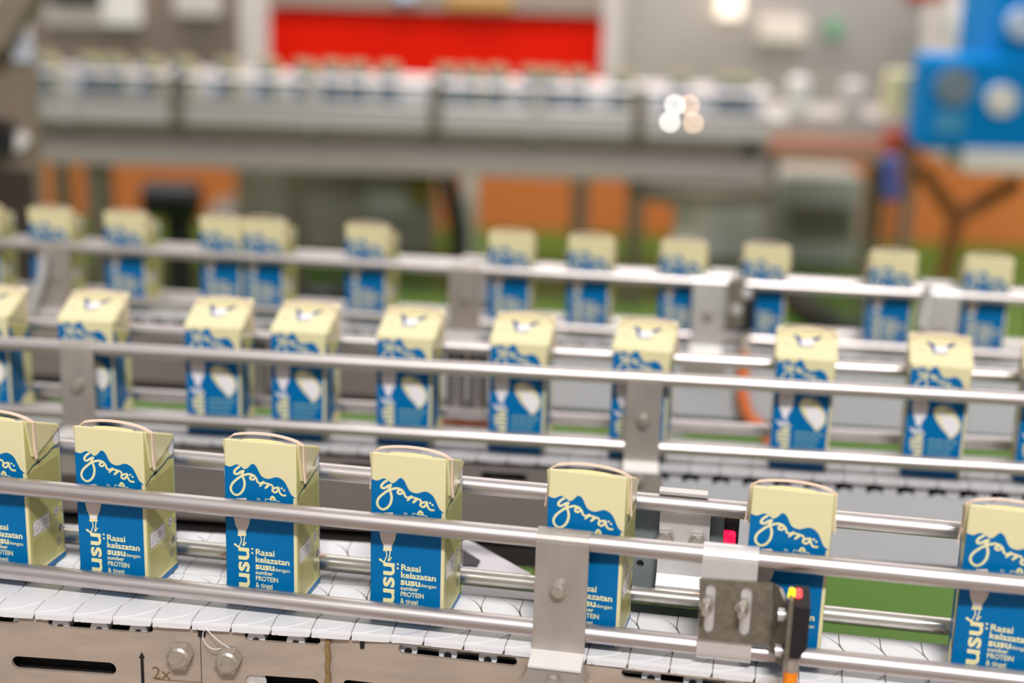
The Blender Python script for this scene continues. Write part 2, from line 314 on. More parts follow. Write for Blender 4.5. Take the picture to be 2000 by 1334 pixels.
    for i, (t, w, sz) in enumerate(((68, 24, 4.6), (73, 20, 4.6), (78, 18, 4.0), (82.5, 16, 4.0), (87, 15, 4.0))):
        x = 20.5
        for k in range(4):
            ww = w * (0.20, 0.27, 0.22, 0.19)[(k + i) % 4]; K.rect(x, t - sz * 0.42, x + ww, t, SEA_P, 1); x += ww + 0.9
    K.build('back_print', root)
    # lid: dark-eared white emblem
    sl = Vector((0, -CD, H1 - H2)).normalized(); nn = Vector((0, H1 - H2, CD)).normalized(); Ls = math.hypot(CD, H1 - H2) * 1000
    G = Face(Vector((hw, -hd, H1)), (-1, 0, 0), sl, nn)
    G.poly([(12.5, 12.5), (16.5, 15), (20.5, 18.5), (21.5, 29), (20, 31), (17.5, 27), (16.0, 21)][::-1], NAVY_P, 1); G.poly([(38, 11.5), (36.5, 17), (33.5, 21.5), (28.4, 23), (29.5, 18.5), (33, 15.5)][::-1], NAVY_P, 1)
    G.poly(smooth([(19.8, 20), (23.0, 22), (27, 19.5), (30, 20.5), (31, 24), (28, 29), (22, 30), (19.8, 26), (19.8, 20)], 4)[:-1][::-1], WHITE_P, 2)
    G.stroke([(18.5, 30.2), (24, 31.4), (30, 30)], 1.5, NAVY_P, 3)
    for a, t, r in ((8, 29, 2.2),): G.disc(a, t, r, GREEN_P, 1, 1.5); G.disc(a, t, r - 0.6, CREAM, 2, 0.9)
    G.build('lid_print', root)
    # +x side: small print, certificate panel, round marks, blue foot
    rnd = random.Random(4)
    N = Face((hw, -hd, H1), (0, 1, 0), (0, 0, 1), (1, 0, 0), True)
    def lines(t0, t1, step, a0, a1, h=0.55, m=GREEN_P):
        t = t0
        while t < t1:
            x = a0
            while x < a1 - 1:
                w = min(rnd.uniform(1.2, 4.2), a1 - x); N.rect(x, t, x + w, t + h, m, 1); x += w + rnd.uniform(0.5, 0.9)
            t += step
    lines(40, 57, 1.5, 2.5, 44); lines(58, 75, 1.5, 3, 45, 0.55); lines(91, 111, 1.7, 4, 34, 0.5)
    N.poly([(1.2, 39), (9, 35.2), (18, 35), (30, 33), (36, 31), (46.4, 33), (46.4, 34.4), (36, 32.4), (30, 34.2), (18, 36.2), (9, 36.4), (1.2, 40)][::-1], TEAL_P, 2)
    N.disc(16, 35.4, 3.0, TEAL_P, 2, 1.0); N.disc(41.5, 25.5, 4.2, WHITE_P, 1, 5.2); N.disc(43, 22.5, 2.2, WHITE_P, 2, 3.0); N.rect(37.5, 31, 46.4, 32.4, TEAL_P, 3)
    N.poly([(4.4, 88.5), (26.5, 88.5), (27.4, 87.6), (27.4, 77.8), (26.5, 76.9), (5.3, 76.9), (4.4, 77.8)], GREY_P, 1)
    N.poly([(4.8, 88.2), (26.4, 88.2), (27.0, 87.4), (27.0, 78.0), (26.2, 77.3), (5.5, 77.3), (4.8, 78.1)], WHITE_P, 2)
    N.stroke([(7.5, 86), (7.5, 84), (9, 81), (10.5, 79.4), (12.5, 81), (13.6, 84), (11, 84.4), (10.4, 86)], 0.45, GREY_P, 3)
    for t, a0, a1 in ((79.6, 17, 21), (81.6, 17, 24), (83.8, 16, 25.5), (86.4, 14, 24)): N.rect(a0, t, a1, t + 0.7, GREY_P, 3)
    for a, t, r, m1, m2 in ((36.5, 80, 3.6, GREY_P, WHITE_P), (44.6, 82, 2.0, GREY_P, CREAM), (45, 97, 2.6, WHITE_P, WHITE_P), (37.5, 104, 2.4, TEAL_P, CREAM)):
        N.disc(a, t, r, m1, 1); N.disc(a, t, r * 0.72, m2, 2); N.disc(a, t, r * 0.45, GREY_P, 3)
    N.poly([(39, 98.5), (43, 96.5), (43, 92.5), (39, 94.5)], TEAL_P, 1); N.rect(40.2, 95, 41.6, 96.4, CREAM, 2)
    N.rect(0.3, 113.4, 46.6, 116.7, BLUE, 1); N.rect(0.3, 112.0, 46.6, 113.2, CREAM_P, 1)
    N.build('side_print', root)
    # -x side: big blue picture with a pale jug
    Q = Face((-hw, hd, H1), (0, -1, 0), (0, 0, 1), (-1, 0, 0))
    Q.poly([(0.4, 116.6), (46.6, 116.6), (46.6, 41), (42, 38.5), (36, 42), (30, 47), (22, 46), (14, 41), (8, 31), (3, 24), (0.4, 26)], BLUE)
    Q.poly(smooth([(28, 52), (38, 50), (46, 52), (46, 78), (45, 92), (40, 95), (33, 92), (29, 78), (28, 52)], 4)[:-1][::-1], CREAM_P, 1)
    Q.poly(smooth([(10, 116.4), (18, 104), (30, 97.5), (46, 99), (46, 116.4), (28, 116.4), (10, 116.4)], 3)[:-1][::-1], CREAM_P, 1)
    for k in range(7): Q.rect(5, 52 + k * 5.4, 18 + (k * 5) % 7, 53.6 + k * 5.4, TEAL_P, 1)
    Q.build('side_print', root)
    return root
proto = carton()
# ---------------------------------------------------------------- conveyors
PITCH_L, LW = 0.0266, 0.072
def link_mesh(name, width, plastic, pin=True):
    b = MB(); P, w2, g, h = PITCH_L, width / 2, 0.0005, 0.00025; e = lambda y: 1.15 * P * math.sqrt(max(0, 1 - (y / w2) ** 2))
    y1 = 0.494 * w2
    def slab(poly, cut=True):
        n = len(poly); cx = sum(p[0] for p in poly) / n; cy = sum(p[1] for p in poly) / n
        far = lambda c: cut and abs(c) > w2 * 0.9
        ins = [(a + (cx - a) * 0.02, c + (cy - c) * 0.012) for a, c in poly]
        mid = [(a + (0.0006 if far(c) and a < cx else 0), c) for a, c in poly]
        lo = [(a + ((0.0042 if a < cx else -0.0016) if far(c) else 0), c * 0.988) for a, c in poly]
        rings = [[(a, c, 0) for a, c in ins], [(a, c, -0.0004) for a, c in poly], [(a, c, -0.0022) for a, c in mid], [(a, c, -0.0058) for a, c in lo]]
        b.add([p for g_ in rings for p in g_], [tuple(range(n))] + [(q * n + i, q * n + (i + 1) % n, (q + 1) * n + (i + 1) % n, (q + 1) * n + i) for q in range(3) for i in range(n)] + [tuple(range(3 * n, 4 * n))[::-1]], plastic)
    ys = [w2 * math.sin(R(90) * k / 10) for k in range(11)]
    for s in (-1, 1):
        arc = [(e(y) + g, s * y) for y in ys if e(y) + g < P - h]
        poly = [(P - h, s * (w2 - 0.0004)), (P - h, s * y1)] + arc
        slab(poly)
    yy = [-w2 * math.sin(R(90) * k / 10) for k in range(10, 0, -1)] + [w2 * math.sin(R(90) * k / 10) for k in range(11)]
    left = [(max(P + h, e(y) + g), y) for y in yy]; rgt = [(max(P + h + 0.0002, P + e(y) - g), y) for y in yy]
    slab(left + rgt[1:-1][::-1], False)
    for s in (-1, 1):      # hinge barrel and pin below the plate
        b.cyl((P * 0.55, s * (w2 - 0.007), -0.0128), (P * 0.55, s * (w2 - 0.016), -0.0128), 0.0062, plastic, 14)
        b.box((P * 0.55 - 0.0045, min(s * (w2 - 0.0075), s * (w2 - 0.014)), -0.0125), (P * 0.55 + 0.0045, max(s * (w2 - 0.0075), s * (w2 - 0.014)), -0.005), plastic)
        if pin: b.cyl((P * 0.55, s * (w2 - 0.0062), -0.0142), (P * 0.55, s * (w2 - 0.012), -0.0142), 0.0026, BLACK, 12)
    me = b.mesh(name); bm = bmesh.new(); bm.from_mesh(me); bmesh.ops.recalc_face_normals(bm, faces=bm.faces[:]); bm.to_mesh(me); bm.free(); return me
LINK = link_mesh('chain_link', LW, CHAIN); LINK_G = link_mesh('grey_chain_link', 0.078, CHAIN_G, False)
def run(root, me, x0, y0, ang, n0, n1):     # links along a straight run
    for k in range(n0, n1):
        inst('chain_link', me, root, Matrix.Translation((x0, y0, 0)) @ Matrix.Rotation(ang, 4, 'Z') @ Matrix.Translation((k * PITCH_L, 0, 0)))
def rail(root, x0, x1, y, z, m=STEEL, r=0.006, slope=0.0):
    b = MB(); b.cyl((x0, y, z), (x1, y, z + slope), r, m, 28); return part('guide_rail', b, root, label=None)
def hexbolt(b, c, d, r=0.0075, h=0.008, m=None, washer=True):
    c, d = Vector(c), Vector(d).normalized(); m = m or BOLT
    if washer: b.cyl(c, c + d * 0.0012, r * 1.25, m, 24)
    b.cyl(c + d * 0.001, c + d * h, r, m, 6, smooth=False, rot=0.3); b.cyl(c + d * h, c + d * (h + 0.0012), r * 0.86, m, 18, r1=r * 0.7)
def clamp(root, x0, x1, yr, zu, zl, face, foot=True, bolt=(0.5, 0.5), m=None, zf=-0.03):
    # sheet wrapped over the upper rail, running down in front of both rails; face = -1 looks at the viewer
    m = m or CLAMP; r = 0.0075; t = 0.0022; prof = []
    for k in range(9): a = R(150) * (1 - k / 8); prof.append((yr - face * math.cos(a + R(180)) * -r, zu + math.sin(a) * r) if False else (yr + face * -math.cos(R(180) - a) * -r, zu + math.sin(a) * r))
    yo = yr + face * r
    outer = [(yr - face * r * math.cos(R(20) + R(160) * k / 8), zu + r * math.sin(R(20) + R(160) * k / 8)) for k in range(9)] + [(yo, zl - 0.0115)]
    inner = [(yr - face * (r - t) * math.cos(R(20) + R(160) * k / 8), zu + (r - t) * math.sin(R(20) + R(160) * k / 8)) for k in range(9)] + [(yo - face * t, zl - 0.0115)]
    b = MB(); b.prism(outer + inner[::-1], x0, x1, m, axis='x'); o = part('rail_clamp', b, root, 0.0004)
    lp = MB(); lp.prism([(yo - face * t, zl - 0.0118), (yo, zl - 0.0112), (yo + face * 0.016, zl - 0.0145), (yo + face * 0.016, zl - 0.0167), (yo - face * t, zl - 0.0160)], x0, x1, LIP, axis='x'); lp.build('clamp_lip', o, 0.0004)
    h = MB(); hexbolt(h, (x0 + (x1 - x0) * bolt[0], yo, zl + (zu - zl) * bolt[1]), (0, face, 0), 0.0052, 0.005); h.build('bolt', o)
    if foot:
        f = MB(); ya, yb = sorted((yo + face * 0.0165, yo - face * 0.004))
        c = 0.004; f.prism([(x0 - c, zf), (x1 + c, zf), (x1 + c, zl - 0.026), (x1, zl - 0.0172), (x0, zl - 0.0172), (x0 - c, zl - 0.026)], ya, yb, CLAMP, axis='y'); cb_ = f.build('clamp_block', o, 0.0006); h = MB(); xc = (x0 + x1) / 2; yf_ = ya if face < 0 else yb; hexbolt(h, (xc, yf_, zl - 0.0225), (0, face, 0), 0.0045, 0.004, washer=False); h.build('block_bolt', o)
    return o
def leg(root, x, y0, y1, ztop, w=0.04, m=None):
    b = MB(); b.box((x - w / 2, y0, -BELT + 0.012), (x + w / 2, y1, ztop), m or MGREY); b.cyl((x, (y0 + y1) / 2, -BELT), (x, (y0 + y1) / 2, -BELT + 0.012), 0.035, BLACK, 18); part('leg', b, root, 0.002)
def slot(x0, x1, z0, z1, sl=0.0, r=None, n=5):
    r = r or (z1 - z0) / 2; pts = []
    for cx, cz, a0 in ((x1 - r, z1 - r, 0), (x0 + r, z1 - r, 90), (x0 + r, z0 + r, 180), (x1 - r, z0 + r, 270)):
        for k in range(n + 1): a = R(a0 + 90 * k / n); pts.append((cx + r * math.cos(a), cz + r * math.sin(a)))
    return pts
# ---- front conveyor
TH1 = R(-9.8); O1 = Vector((-0.1873, 0.9141, BELT))
c1 = tag(empty('chain_conveyor', O1, TH1), 'front white chain conveyor with slotted brown steel side plate, nearest the viewer', 'conveyor', 'parallel chain conveyors')
I1 = Matrix.Translation(O1) @ Matrix.Rotation(TH1, 4, 'Z'); I1i = I1.inverted()
def loc(inv, u, v, y):                       # local point of a conveyor seen at (u, v) on its vertical plane y
    c = inv @ CAM; d = (inv.to_3x3() @ ray(u, v)); return c + d * ((y - c.y) / d.y)
def locz(inv, u, v, z):
    c = inv @ CAM; d = (inv.to_3x3() @ ray(u, v)); return c + d * ((z - c.z) / d.z)
ANG = R(5.35)
run(c1, LINK, 0.115, 0.016, 0, 0, 17)                                  # straight run to the right
ox, oy = 0.115, 0.016
run(c1, LINK, ox + 0.002, oy - 0.0012, ANG, -17, 0)                     # run that bends towards the viewer on the left
l2 = Matrix.Translation((ox, oy, 0)) @ Matrix.Rotation(ANG, 4, 'Z') @ Vector((0, 0.0745, 0))
run(c1, LINK, l2.x, l2.y, ANG, -17, -1)                                  # second lane behind it
bed = MB(); bed.box((-0.015, -0.030, -0.0078), (0.46, 0.030, -0.0015), GAP, Matrix.Translation((0.115, 0.016, 0)))
bed.box((-0.46, -0.030, -0.0078), (0.02, 0.030, -0.0015), GAP, Matrix.Translation((ox, oy, 0)) @ Matrix.Rotation(ANG, 4, 'Z'))
bed.box((-0.46, -0.032, -0.0079), (-0.012, 0.032, -0.0016), GAP, Matrix.Translation(l2) @ Matrix.Rotation(ANG, 4, 'Z'))
part('chain_track', bed, c1)
rail(c1, -0.25, 0.62, -0.012, 0.0742); rail(c1, -0.25, 0.62, -0.012, 0.0121)
rail(c1, -0.28, 0.64, 0.062, 0.0768); rail(c1, -0.28, 0.64, 0.060, 0.0092, RUSTY)
# front side plates: bent top with slots that show the hinge barrels
XL = Matrix.Translation((-0.1424, -0.0412, 0)) @ Matrix.Rotation(ANG, 4, 'Z'); ILi = (I1 @ XL).inverted()
XR = Matrix.Translation((0.115, -0.0188, 0)); IRi = (I1 @ XR).inverted()
def q(inv, u, v): p = loc(inv, u, v, 0); return p.x, p.z
def slotpx(inv, x0, x1, yt, yb):             # rounded slot from its photographed left/right/top/bottom
    xm = (x0 + x1) / 2; a = q(inv, x0, (yt + yb) / 2 - 8)[0]; c = q(inv, x1, (yt + yb) / 2 + 8)[0]; zt = q(inv, xm, yt)[1]; zb = q(inv, xm, yb)[1]; return slot(a, c, zb, zt, r=min((zt - zb) / 2, 0.0048))
ZT, ZB = -0.0072, -0.17
xs0 = -0.09; xj = q(ILi, 393, 1300)[0]; xs = q(ILi, 640, 1290)[0]
hl = [slotpx(ILi, -40, 38, 1198, 1216), slotpx(ILi, 93, 299, 1212, 1231), slotpx(ILi, 477, 626, 1237, 1256), slotpx(ILi, 23, 227, 1288, 1313), slotpx(ILi, 479, 624, 1322, 1346)]
pl = MB(); pl.sheet([(xs0, ZB), (xj - 0.0003, ZB), (xj - 0.0003, ZT - 0.004), (xj - 0.003, ZT), (xs0, ZT)], [hl[0], hl[1], hl[3]], 0, 0.0028, PLATE, XL); part('side_plate', pl, c1, 0.0012)
pl = MB(); pl.sheet([(xj + 0.0003, ZB), (xs - 0.0004, ZB), (xs - 0.0004, ZT), (xj + 0.003, ZT), (xj + 0.0003, ZT - 0.004)], [hl[2], hl[4]], 0, 0.0028, PLATE, XL); part('side_plate', pl, c1, 0.0008)
xr0 = q(IRi, 644, 1290)[0]; x1011 = q(IRi, 1011, 1310)[0]; x1170 = q(IRi, 1172, 1315)[0]
hr = [slotpx(IRi, 778, 1010, 1270, 1290), slotpx(IRi, 1213, 1460, 1318, 1338), slotpx(IRi, 670, 860, 1338, 1358)]
pl = MB(); pl.sheet([(xr0, ZB), (0.55, ZB), (0.55, ZT), (xr0, ZT)], hr, 0, 0.0028, PLATE, XR); part('side_plate', pl, c1, 0.0008)
gr = MB(); gx = (xs + 0.0002)
pts = [(xs - 0.0016 + 0.0005 * math.sin(k * 2.1), -0.006 - 0.004 * k) for k in range(14)]; ptr = [(xs + 0.0016 + 0.0006 * math.sin(k * 1.7 + 1), -0.006 - 0.004 * k) for k in range(14)]
gr.prism(pts + ptr[::-1], -0.0011, 0.002, GRIME, XL, axis='y'); part('joint_seam', gr, c1, label='dirty brown sealed joint between two side plates')
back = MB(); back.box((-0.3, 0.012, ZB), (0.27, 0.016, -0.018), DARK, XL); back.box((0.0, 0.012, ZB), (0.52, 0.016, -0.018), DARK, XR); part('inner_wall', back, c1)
rb = MB(); rb.box((0.12, 0.050, -0.09), (0.55, 0.053, -0.020), LGREY); part('rear_side_plate', rb, c1, 0.001)
for u, v in ((347, 1279), (441, 1288)):
    p = loc(ILi, u + 8, v - 4, 0); h = MB(); hexbolt(h, XL @ p, XL.to_3x3() @ Vector((0, -1, 0)), 0.0088, 0.0085, washer=False); part('hex_bolt', h, c1, 0.0003)
p = loc(ILi, 495, 1330, 0.004); dm = MB(); dm.cyl(XL @ p, XL @ (p + Vector((0, -0.0015, 0))), 0.009, BRIGHT, 24, r1=0.006); part('dome_nut', dm, c1)
for (u0, v0, u1, v1, w, L) in ((387, 1219, 402, 1243, 1, XL), (704, 1246, 712, 1266, 1, None)):
    Lx, inv = (XL, ILi) if L is not None else (XR, IRi); a = q(inv, u0, v0); c = q(inv, u1, v1); k = MB(); k.prism([(a[0], c[1]), (c[0], c[1]), (c[0], a[1]), (a[0], a[1])], -0.0012, 0.0012, BLACK, Lx, axis='y'); part('black_clip', k, c1, 0.0004)
ar = MB(); a = q(ILi, 277, 1273); w = 0.0011
ar.ngon([XL @ Vector((x, -0.0003, z)) for x, z in ((a[0] - w, -0.075), (a[0] + w, -0.075), (a[0] + w, a[1] - 0.0045), (a[0] + 0.0021, a[1] - 0.0045), (a[0], a[1]), (a[0] - 0.0021, a[1] - 0.0045), (a[0] - w, a[1] - 0.0045))], INK)
vs_, fs_ = text_polys('2x', 0.013); a = q(ILi, 297, 1325); ar.add([XL @ Vector((a[0] + p.x, -0.0003, a[1] + p.y)) for p in vs_], fs_, BROWN_INK)
a = q(ILi, 303, 1326); ar.ngon([XL @ Vector((x, -0.0003, z)) for x, z in ((a[0], a[1] - 0.0004), (xj, a[1] - 0.0004), (xj, a[1]), (a[0], a[1]))], BROWN_INK)
part('arrow_marking', ar, c1, label='black arrow and brown 2x mark')
wi = MB(); wp = [loc(ILi, u, v, -0.004 - d) for u, v, d in ((401, 1226, 0), (396, 1240, .001), (400, 1255, .002), (412, 1266, .003), (424, 1268, .004), (432, 1266, .004))]; wi.tube([XL @ p for p in smooth(wp, 4)], 0.0003, CHAIN, 6)
wp = [loc(ILi, u, v, -0.004 - d) for u, v, d in ((401, 1226, 0), (406, 1232, .001), (425, 1250, .004), (448, 1266, .007))]; wi.tube([XL @ p for p in smooth(wp, 4)], 0.0003, CHAIN, 6); part('tie_wire', wi, c1, label='thin white wire looped over a bolt')
# clamp that carries both front rails
def sx(u, v, y): return loc(I1i, u, v, y).x
clamp(c1, sx(1044, 1140, -0.0195), sx(1147, 1150, -0.0195), -0.012, 0.0742, 0.0121, -1, True, (0.47, 0.52), zf=-0.045)
for u0, u1 in ((1011, 1041), (1142, 1172)):
    w = MB(); a = loc(IRi, u0, 1310, -0.006).x; c = loc(IRi, u1, 1318, -0.006).x
    w.prism([(a, -0.06), (c, -0.06), (c, -0.020 if u0 > 1100 else -0.012), (a, -0.014 if u0 > 1100 else -0.020)], -0.008, -0.0005, PLATE, XR, axis='y'); part('corner_bracket', w, c1, 0.0008)
# clip on the front rails and the rear clamp plate
x0, x1 = sx(1366, 1180, -0.0195), sx(1474, 1190, -0.0195)
cl = MB(); r = 0.0078; yr = -0.012
outer = [(yr + r * math.cos(R(-10 + 190 * k / 10)), 0.0742 + r * math.sin(R(-10 + 190 * k / 10))) for k in range(11)] + [(yr - r, 0.0121)] + [(yr + r * math.cos(R(180 + 130 * k / 8)), 0.0121 + r * math.sin(R(180 + 130 * k / 8))) for k in range(9)]
inner = [(yr + (a - yr) * 0.82, z) if False else (yr + (a - yr) * 0.82, (0.0742 + (z - 0.0742) * 0.82) if z > 0.07 else (0.0121 + (z - 0.0121) * 0.82 if z < 0.0122 else z)) for a, z in outer]
cl.prism(outer + inner[::-1], x0, x1, BRIGHT, axis='x'); part('rail_clip', cl, c1, 0.0003)
yb = 0.0705
bx0, bx1 = sx(1285, 1075, yb), sx(1383, 1085, yb); zb0, zb1 = loc(I1i, 1330, 1140, yb).z, loc(I1i, 1330, 1004, yb).z
bp = MB(); prof = [(yb, zb0), (yb, zb1), (yb + 0.004, zb1 + 0.004), (yb + 0.007, zb1 + 0.002), (yb + 0.003, zb1 - 0.002), (yb + 0.003, zb0 + 0.008), (yb - 0.004, zb0), (yb - 0.006, zb0 - 0.006), (yb - 0.008, zb0 - 0.006), (yb - 0.006, zb0 + 0.001)]
bp.prism([(yb, zb0 + 0.006), (yb, zb1), (yb - 0.003, zb1 + 0.003), (yb - 0.003, zb1 + 0.007), (yb + 0.003, zb1 + 0.003), (yb + 0.003, zb0 + 0.005), (yb - 0.004, zb0 - 0.001), (yb - 0.004, zb0 - 0.006), (yb - 0.006, zb0 - 0.006), (yb - 0.006, zb0)], bx0, bx1, BRIGHT, axis='x')
pb = part('rail_clamp', bp, c1, 0.0005)
for u, v in ((1300, 1050), (1362, 1056)):
    p = loc(I1i, u, v, yb); h = MB(); hexbolt(h, p, (0, -1, 0), 0.0062, 0.005, washer=False); h.build('bolt', pb)
st = MB(); a = loc(I1i, 1288, 962, 0.066); c = loc(I1i, 1383, 972, 0.066); st.box((a.x, 0.060, 0.0842), (c.x, 0.068, 0.0862), BRIGHT); part('clamp_top_edge', st, c1, 0.0004)
gp = MB(); a = loc(I1i, 1241, 1000, 0.082); c = loc(I1i, 1412, 1060, 0.082); hole = loc(I1i, 1250, 1101, 0.082)
zt_, zb_ = loc(I1i, 1320, 985, 0.082).z, -0.02
hp = [(hole.x + 0.0028 * math.cos(R(30 * k)), hole.z + 0.0028 * math.sin(R(30 * k))) for k in range(12)]
gp.sheet([(a.x, zb_), (c.x, zb_), (c.x, zt_), (a.x, zt_)], [hp], 0.082, 0.085, mat('grey_bracket', (132, 140, 140), 0.45, 0.3)); part('rear_bracket', gp, c1, 0.0006)
gb = MB(); gb.cyl((hole.x, 0.0852, hole.z), (hole.x, 0.0862, hole.z), 0.004, BLACK, 14); part('bracket_hole', gb, c1)
wd = MB(); wz = -0.003
wp = [(901, 1150), (902, 1058), (908, 1052), (916, 1054), (1034, 1119), (1046, 1132), (1047, 1172), (902, 1160)]
wd.prism([tuple(locz(I1i, u, v, wz).xy) for u, v in wp], wz - 0.004, wz, mat('transfer_plate_plastic', (206, 200, 204), 0.4), axis='z'); wo = part('transfer_plate', wd, c1, 0.0006, 'pale grey wedge plate between two chain lanes')
bw = MB(); bw.prism([tuple(locz(I1i, u, v, wz).xy) for u, v in ((903, 1075), (938, 1097), (932, 1108), (903, 1106))], wz, wz + 0.0012, BLACK, axis='z'); bw.build('dark_hole_patch', wo)  # black patch standing for the dark triangular hole in the plate
for x in (-0.24, 0.30, 0.52): leg(c1, x, 0.03, 0.06, -0.02)
cb = MB(); cb.box((-0.27, 0.02, -0.09), (0.54, 0.05, -0.03), MGREY); part('cross_beam', cb, c1, 0.001)
# ---- middle conveyor
TH2 = R(-4.8); O2 = Vector((0, 1.231, BELT)); I2i = (Matrix.Translation(O2) @ Matrix.Rotation(TH2, 4, 'Z')).inverted()
c2 = tag(empty('chain_conveyor', O2, TH2), 'middle chain conveyor with pale grey side plate, second from the viewer', 'conveyor', 'parallel chain conveyors')
run(c2, LINK_G, 0, 0.032, 0, -19, 21)
b = MB(); b.box((-0.52, 0.002, -0.0078), (0.56, 0.062, -0.0048), GAP); part('chain_track', b, c2)
rail(c2, -0.55, 0.62, -0.012, 0.0803); rail(c2, -0.55, 0.62, -0.012, 0.0188); rail(c2, -0.58, 0.64, 0.066, 0.078); rail(c2, -0.58, 0.64, 0.066, 0.0142)
xm = loc(I2i, 1252, 960, -0.03).x
for x0, x1, m in ((-0.55, xm, MGREY), (xm + 0.001, 0.60, LGREY)):  # same frame throughout; shade on its left put in as darker grey
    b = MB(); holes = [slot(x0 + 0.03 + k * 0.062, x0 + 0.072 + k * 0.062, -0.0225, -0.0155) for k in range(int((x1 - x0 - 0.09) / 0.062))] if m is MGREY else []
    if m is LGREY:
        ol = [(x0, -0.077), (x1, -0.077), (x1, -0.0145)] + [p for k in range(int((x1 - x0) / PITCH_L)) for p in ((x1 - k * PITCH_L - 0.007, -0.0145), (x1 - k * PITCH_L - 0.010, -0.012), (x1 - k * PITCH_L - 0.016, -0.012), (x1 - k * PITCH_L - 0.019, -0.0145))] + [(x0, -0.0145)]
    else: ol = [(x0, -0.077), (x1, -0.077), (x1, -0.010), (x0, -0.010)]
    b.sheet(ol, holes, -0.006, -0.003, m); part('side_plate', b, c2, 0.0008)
b = MB(); b.box((-0.56, 0.004, -0.110), (xm, 0.055, -0.091), DARK); part('lower_beam', b, c2, 0.002)
b = MB(); b.box((-0.54, 0.012, -0.090), (0.58, 0.050, -0.016), DARK); part('lower_beam', b, c2, 0.002)
b = MB(); b.box((-0.55, 0.068, -0.06), (0.60, 0.071, -0.008), MGREY); part('rear_side_plate', b, c2, 0.001)
for u0, u1, v, bt in ((1222, 1292, 810, (0.5, 0.42)), (119, 184, 745, (0.5, 0.47))):
    clamp(c2, loc(I2i, u0, v, -0.0195).x, loc(I2i, u1, v, -0.0195).x, -0.012, 0.0803, 0.0188, -1, True, bt)
for u0, u1, v in ((870, 908, 765), (912, 952, 768), (482, 520, 735)):
    b = MB(); a, c = loc(I2i, u0, v, 0.075).x, loc(I2i, u1, v, 0.075).x; b.cyl(((a + c) / 2, 0.081, 0.016), ((a + c) / 2, 0.081, 0.072), (c - a) / 2, MGREY, 20); part('rail_support', b, c2, 0.001)
b = MB(); a = loc(I2i, 1256, 940, -0.012); b.box((a.x - 0.014, -0.022, -0.075), (a.x + 0.014, -0.0065, -0.012), CLAMP); part('support_post', b, c2, 0.001)
for u in (1160,): leg(c2, loc(I2i, u, 1150, 0.03).x, 0.012, 0.05, -0.06)
leg(c2, -0.50, 0.012, 0.05, -0.06); leg(c2, 0.55, 0.012, 0.05, -0.06)
# ---- rear conveyor
TH3 = R(-6.2); O3 = Vector((0, 1.6535, BELT)); I3i = (Matrix.Translation(O3) @ Matrix.Rotation(TH3, 4, 'Z')).inverted()
c3 = tag(empty('chain_conveyor', O3, TH3), 'third chain conveyor with pale grey side plate, in front of the green floor', 'conveyor', 'parallel chain conveyors')
run(c3, LINK, 0, 0.026, 0, -26, 26)
b = MB(); b.box((-0.68, -0.004, -0.0078), (0.70, 0.056, -0.0048), GAP); part('chain_track', b, c3)
rail(c3, -0.72, 0.76, -0.012, 0.0755); rail(c3, -0.72, 0.76, -0.012, 0.0150, slope=-0.004); rail(c3, -0.74, 0.78, 0.063, 0.0660); rail(c3, -0.74, 0.78, 0.063, 0.0050)
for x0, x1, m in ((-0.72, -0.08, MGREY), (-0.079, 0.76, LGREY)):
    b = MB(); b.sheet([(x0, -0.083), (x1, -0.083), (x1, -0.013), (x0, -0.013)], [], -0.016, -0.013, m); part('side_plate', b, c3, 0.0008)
b = MB(); b.box((-0.70, 0.0, -0.102), (0.74, 0.045, -0.014), DARK); part('lower_beam', b, c3, 0.002)
for u0, u1, v, bt in ((80, 138, 550, (0.5, 0.45)), (876, 938, 570, (0.55, 0.45)), (1352, 1416, 590, (0.5, 0.4)), (1806, 1872, 610, (0.5, 0.35))):
    clamp(c3, loc(I3i, u0, v, -0.0195).x, loc(I3i, u1, v, -0.0195).x, -0.012, 0.0755, 0.0135, -1, True, bt, m=BRIGHT if u0 > 1000 else CLAMP)
for u0, u1, v in ((905, 965, 485), (1390, 1440, 515), (1800, 1862, 545)):
    b = MB(); a, c = loc(I3i, u0, v, 0.066).x, loc(I3i, u1, v, 0.066).x; b.box((a, 0.056, 0.0722), (c, 0.072, 0.0744), BRIGHT); b.box((a, 0.0702, 0.0), (c, 0.0725, 0.0744), BRIGHT); part('rail_clamp', b, c3, 0.0005)
for u0, v0, u1, v1, u2, v2 in ((83, 500, 84, 530, 55, 622),):
    b = MB(); b.tube(smooth([loc(I3i, u0, v0, -0.026), loc(I3i, u1, v1, -0.028), loc(I3i, 76, 560, -0.032), loc(I3i, u2, v2, -0.040)], 6), 0.0058, BRIGHT, 12); part('bent_handle', b, c3)
b = MB(); b.tube(smooth([loc(I3i, 1812, 560, -0.026), loc(I3i, 1812, 590, -0.028), loc(I3i, 1800, 640, -0.034)], 6), 0.0045, BRIGHT, 12); part('bent_handle', b, c3)
for x in (-0.62, loc(I3i, 1560, 800, 0.02).x, 0.70): leg(c3, x, 0.005, 0.04, -0.07)
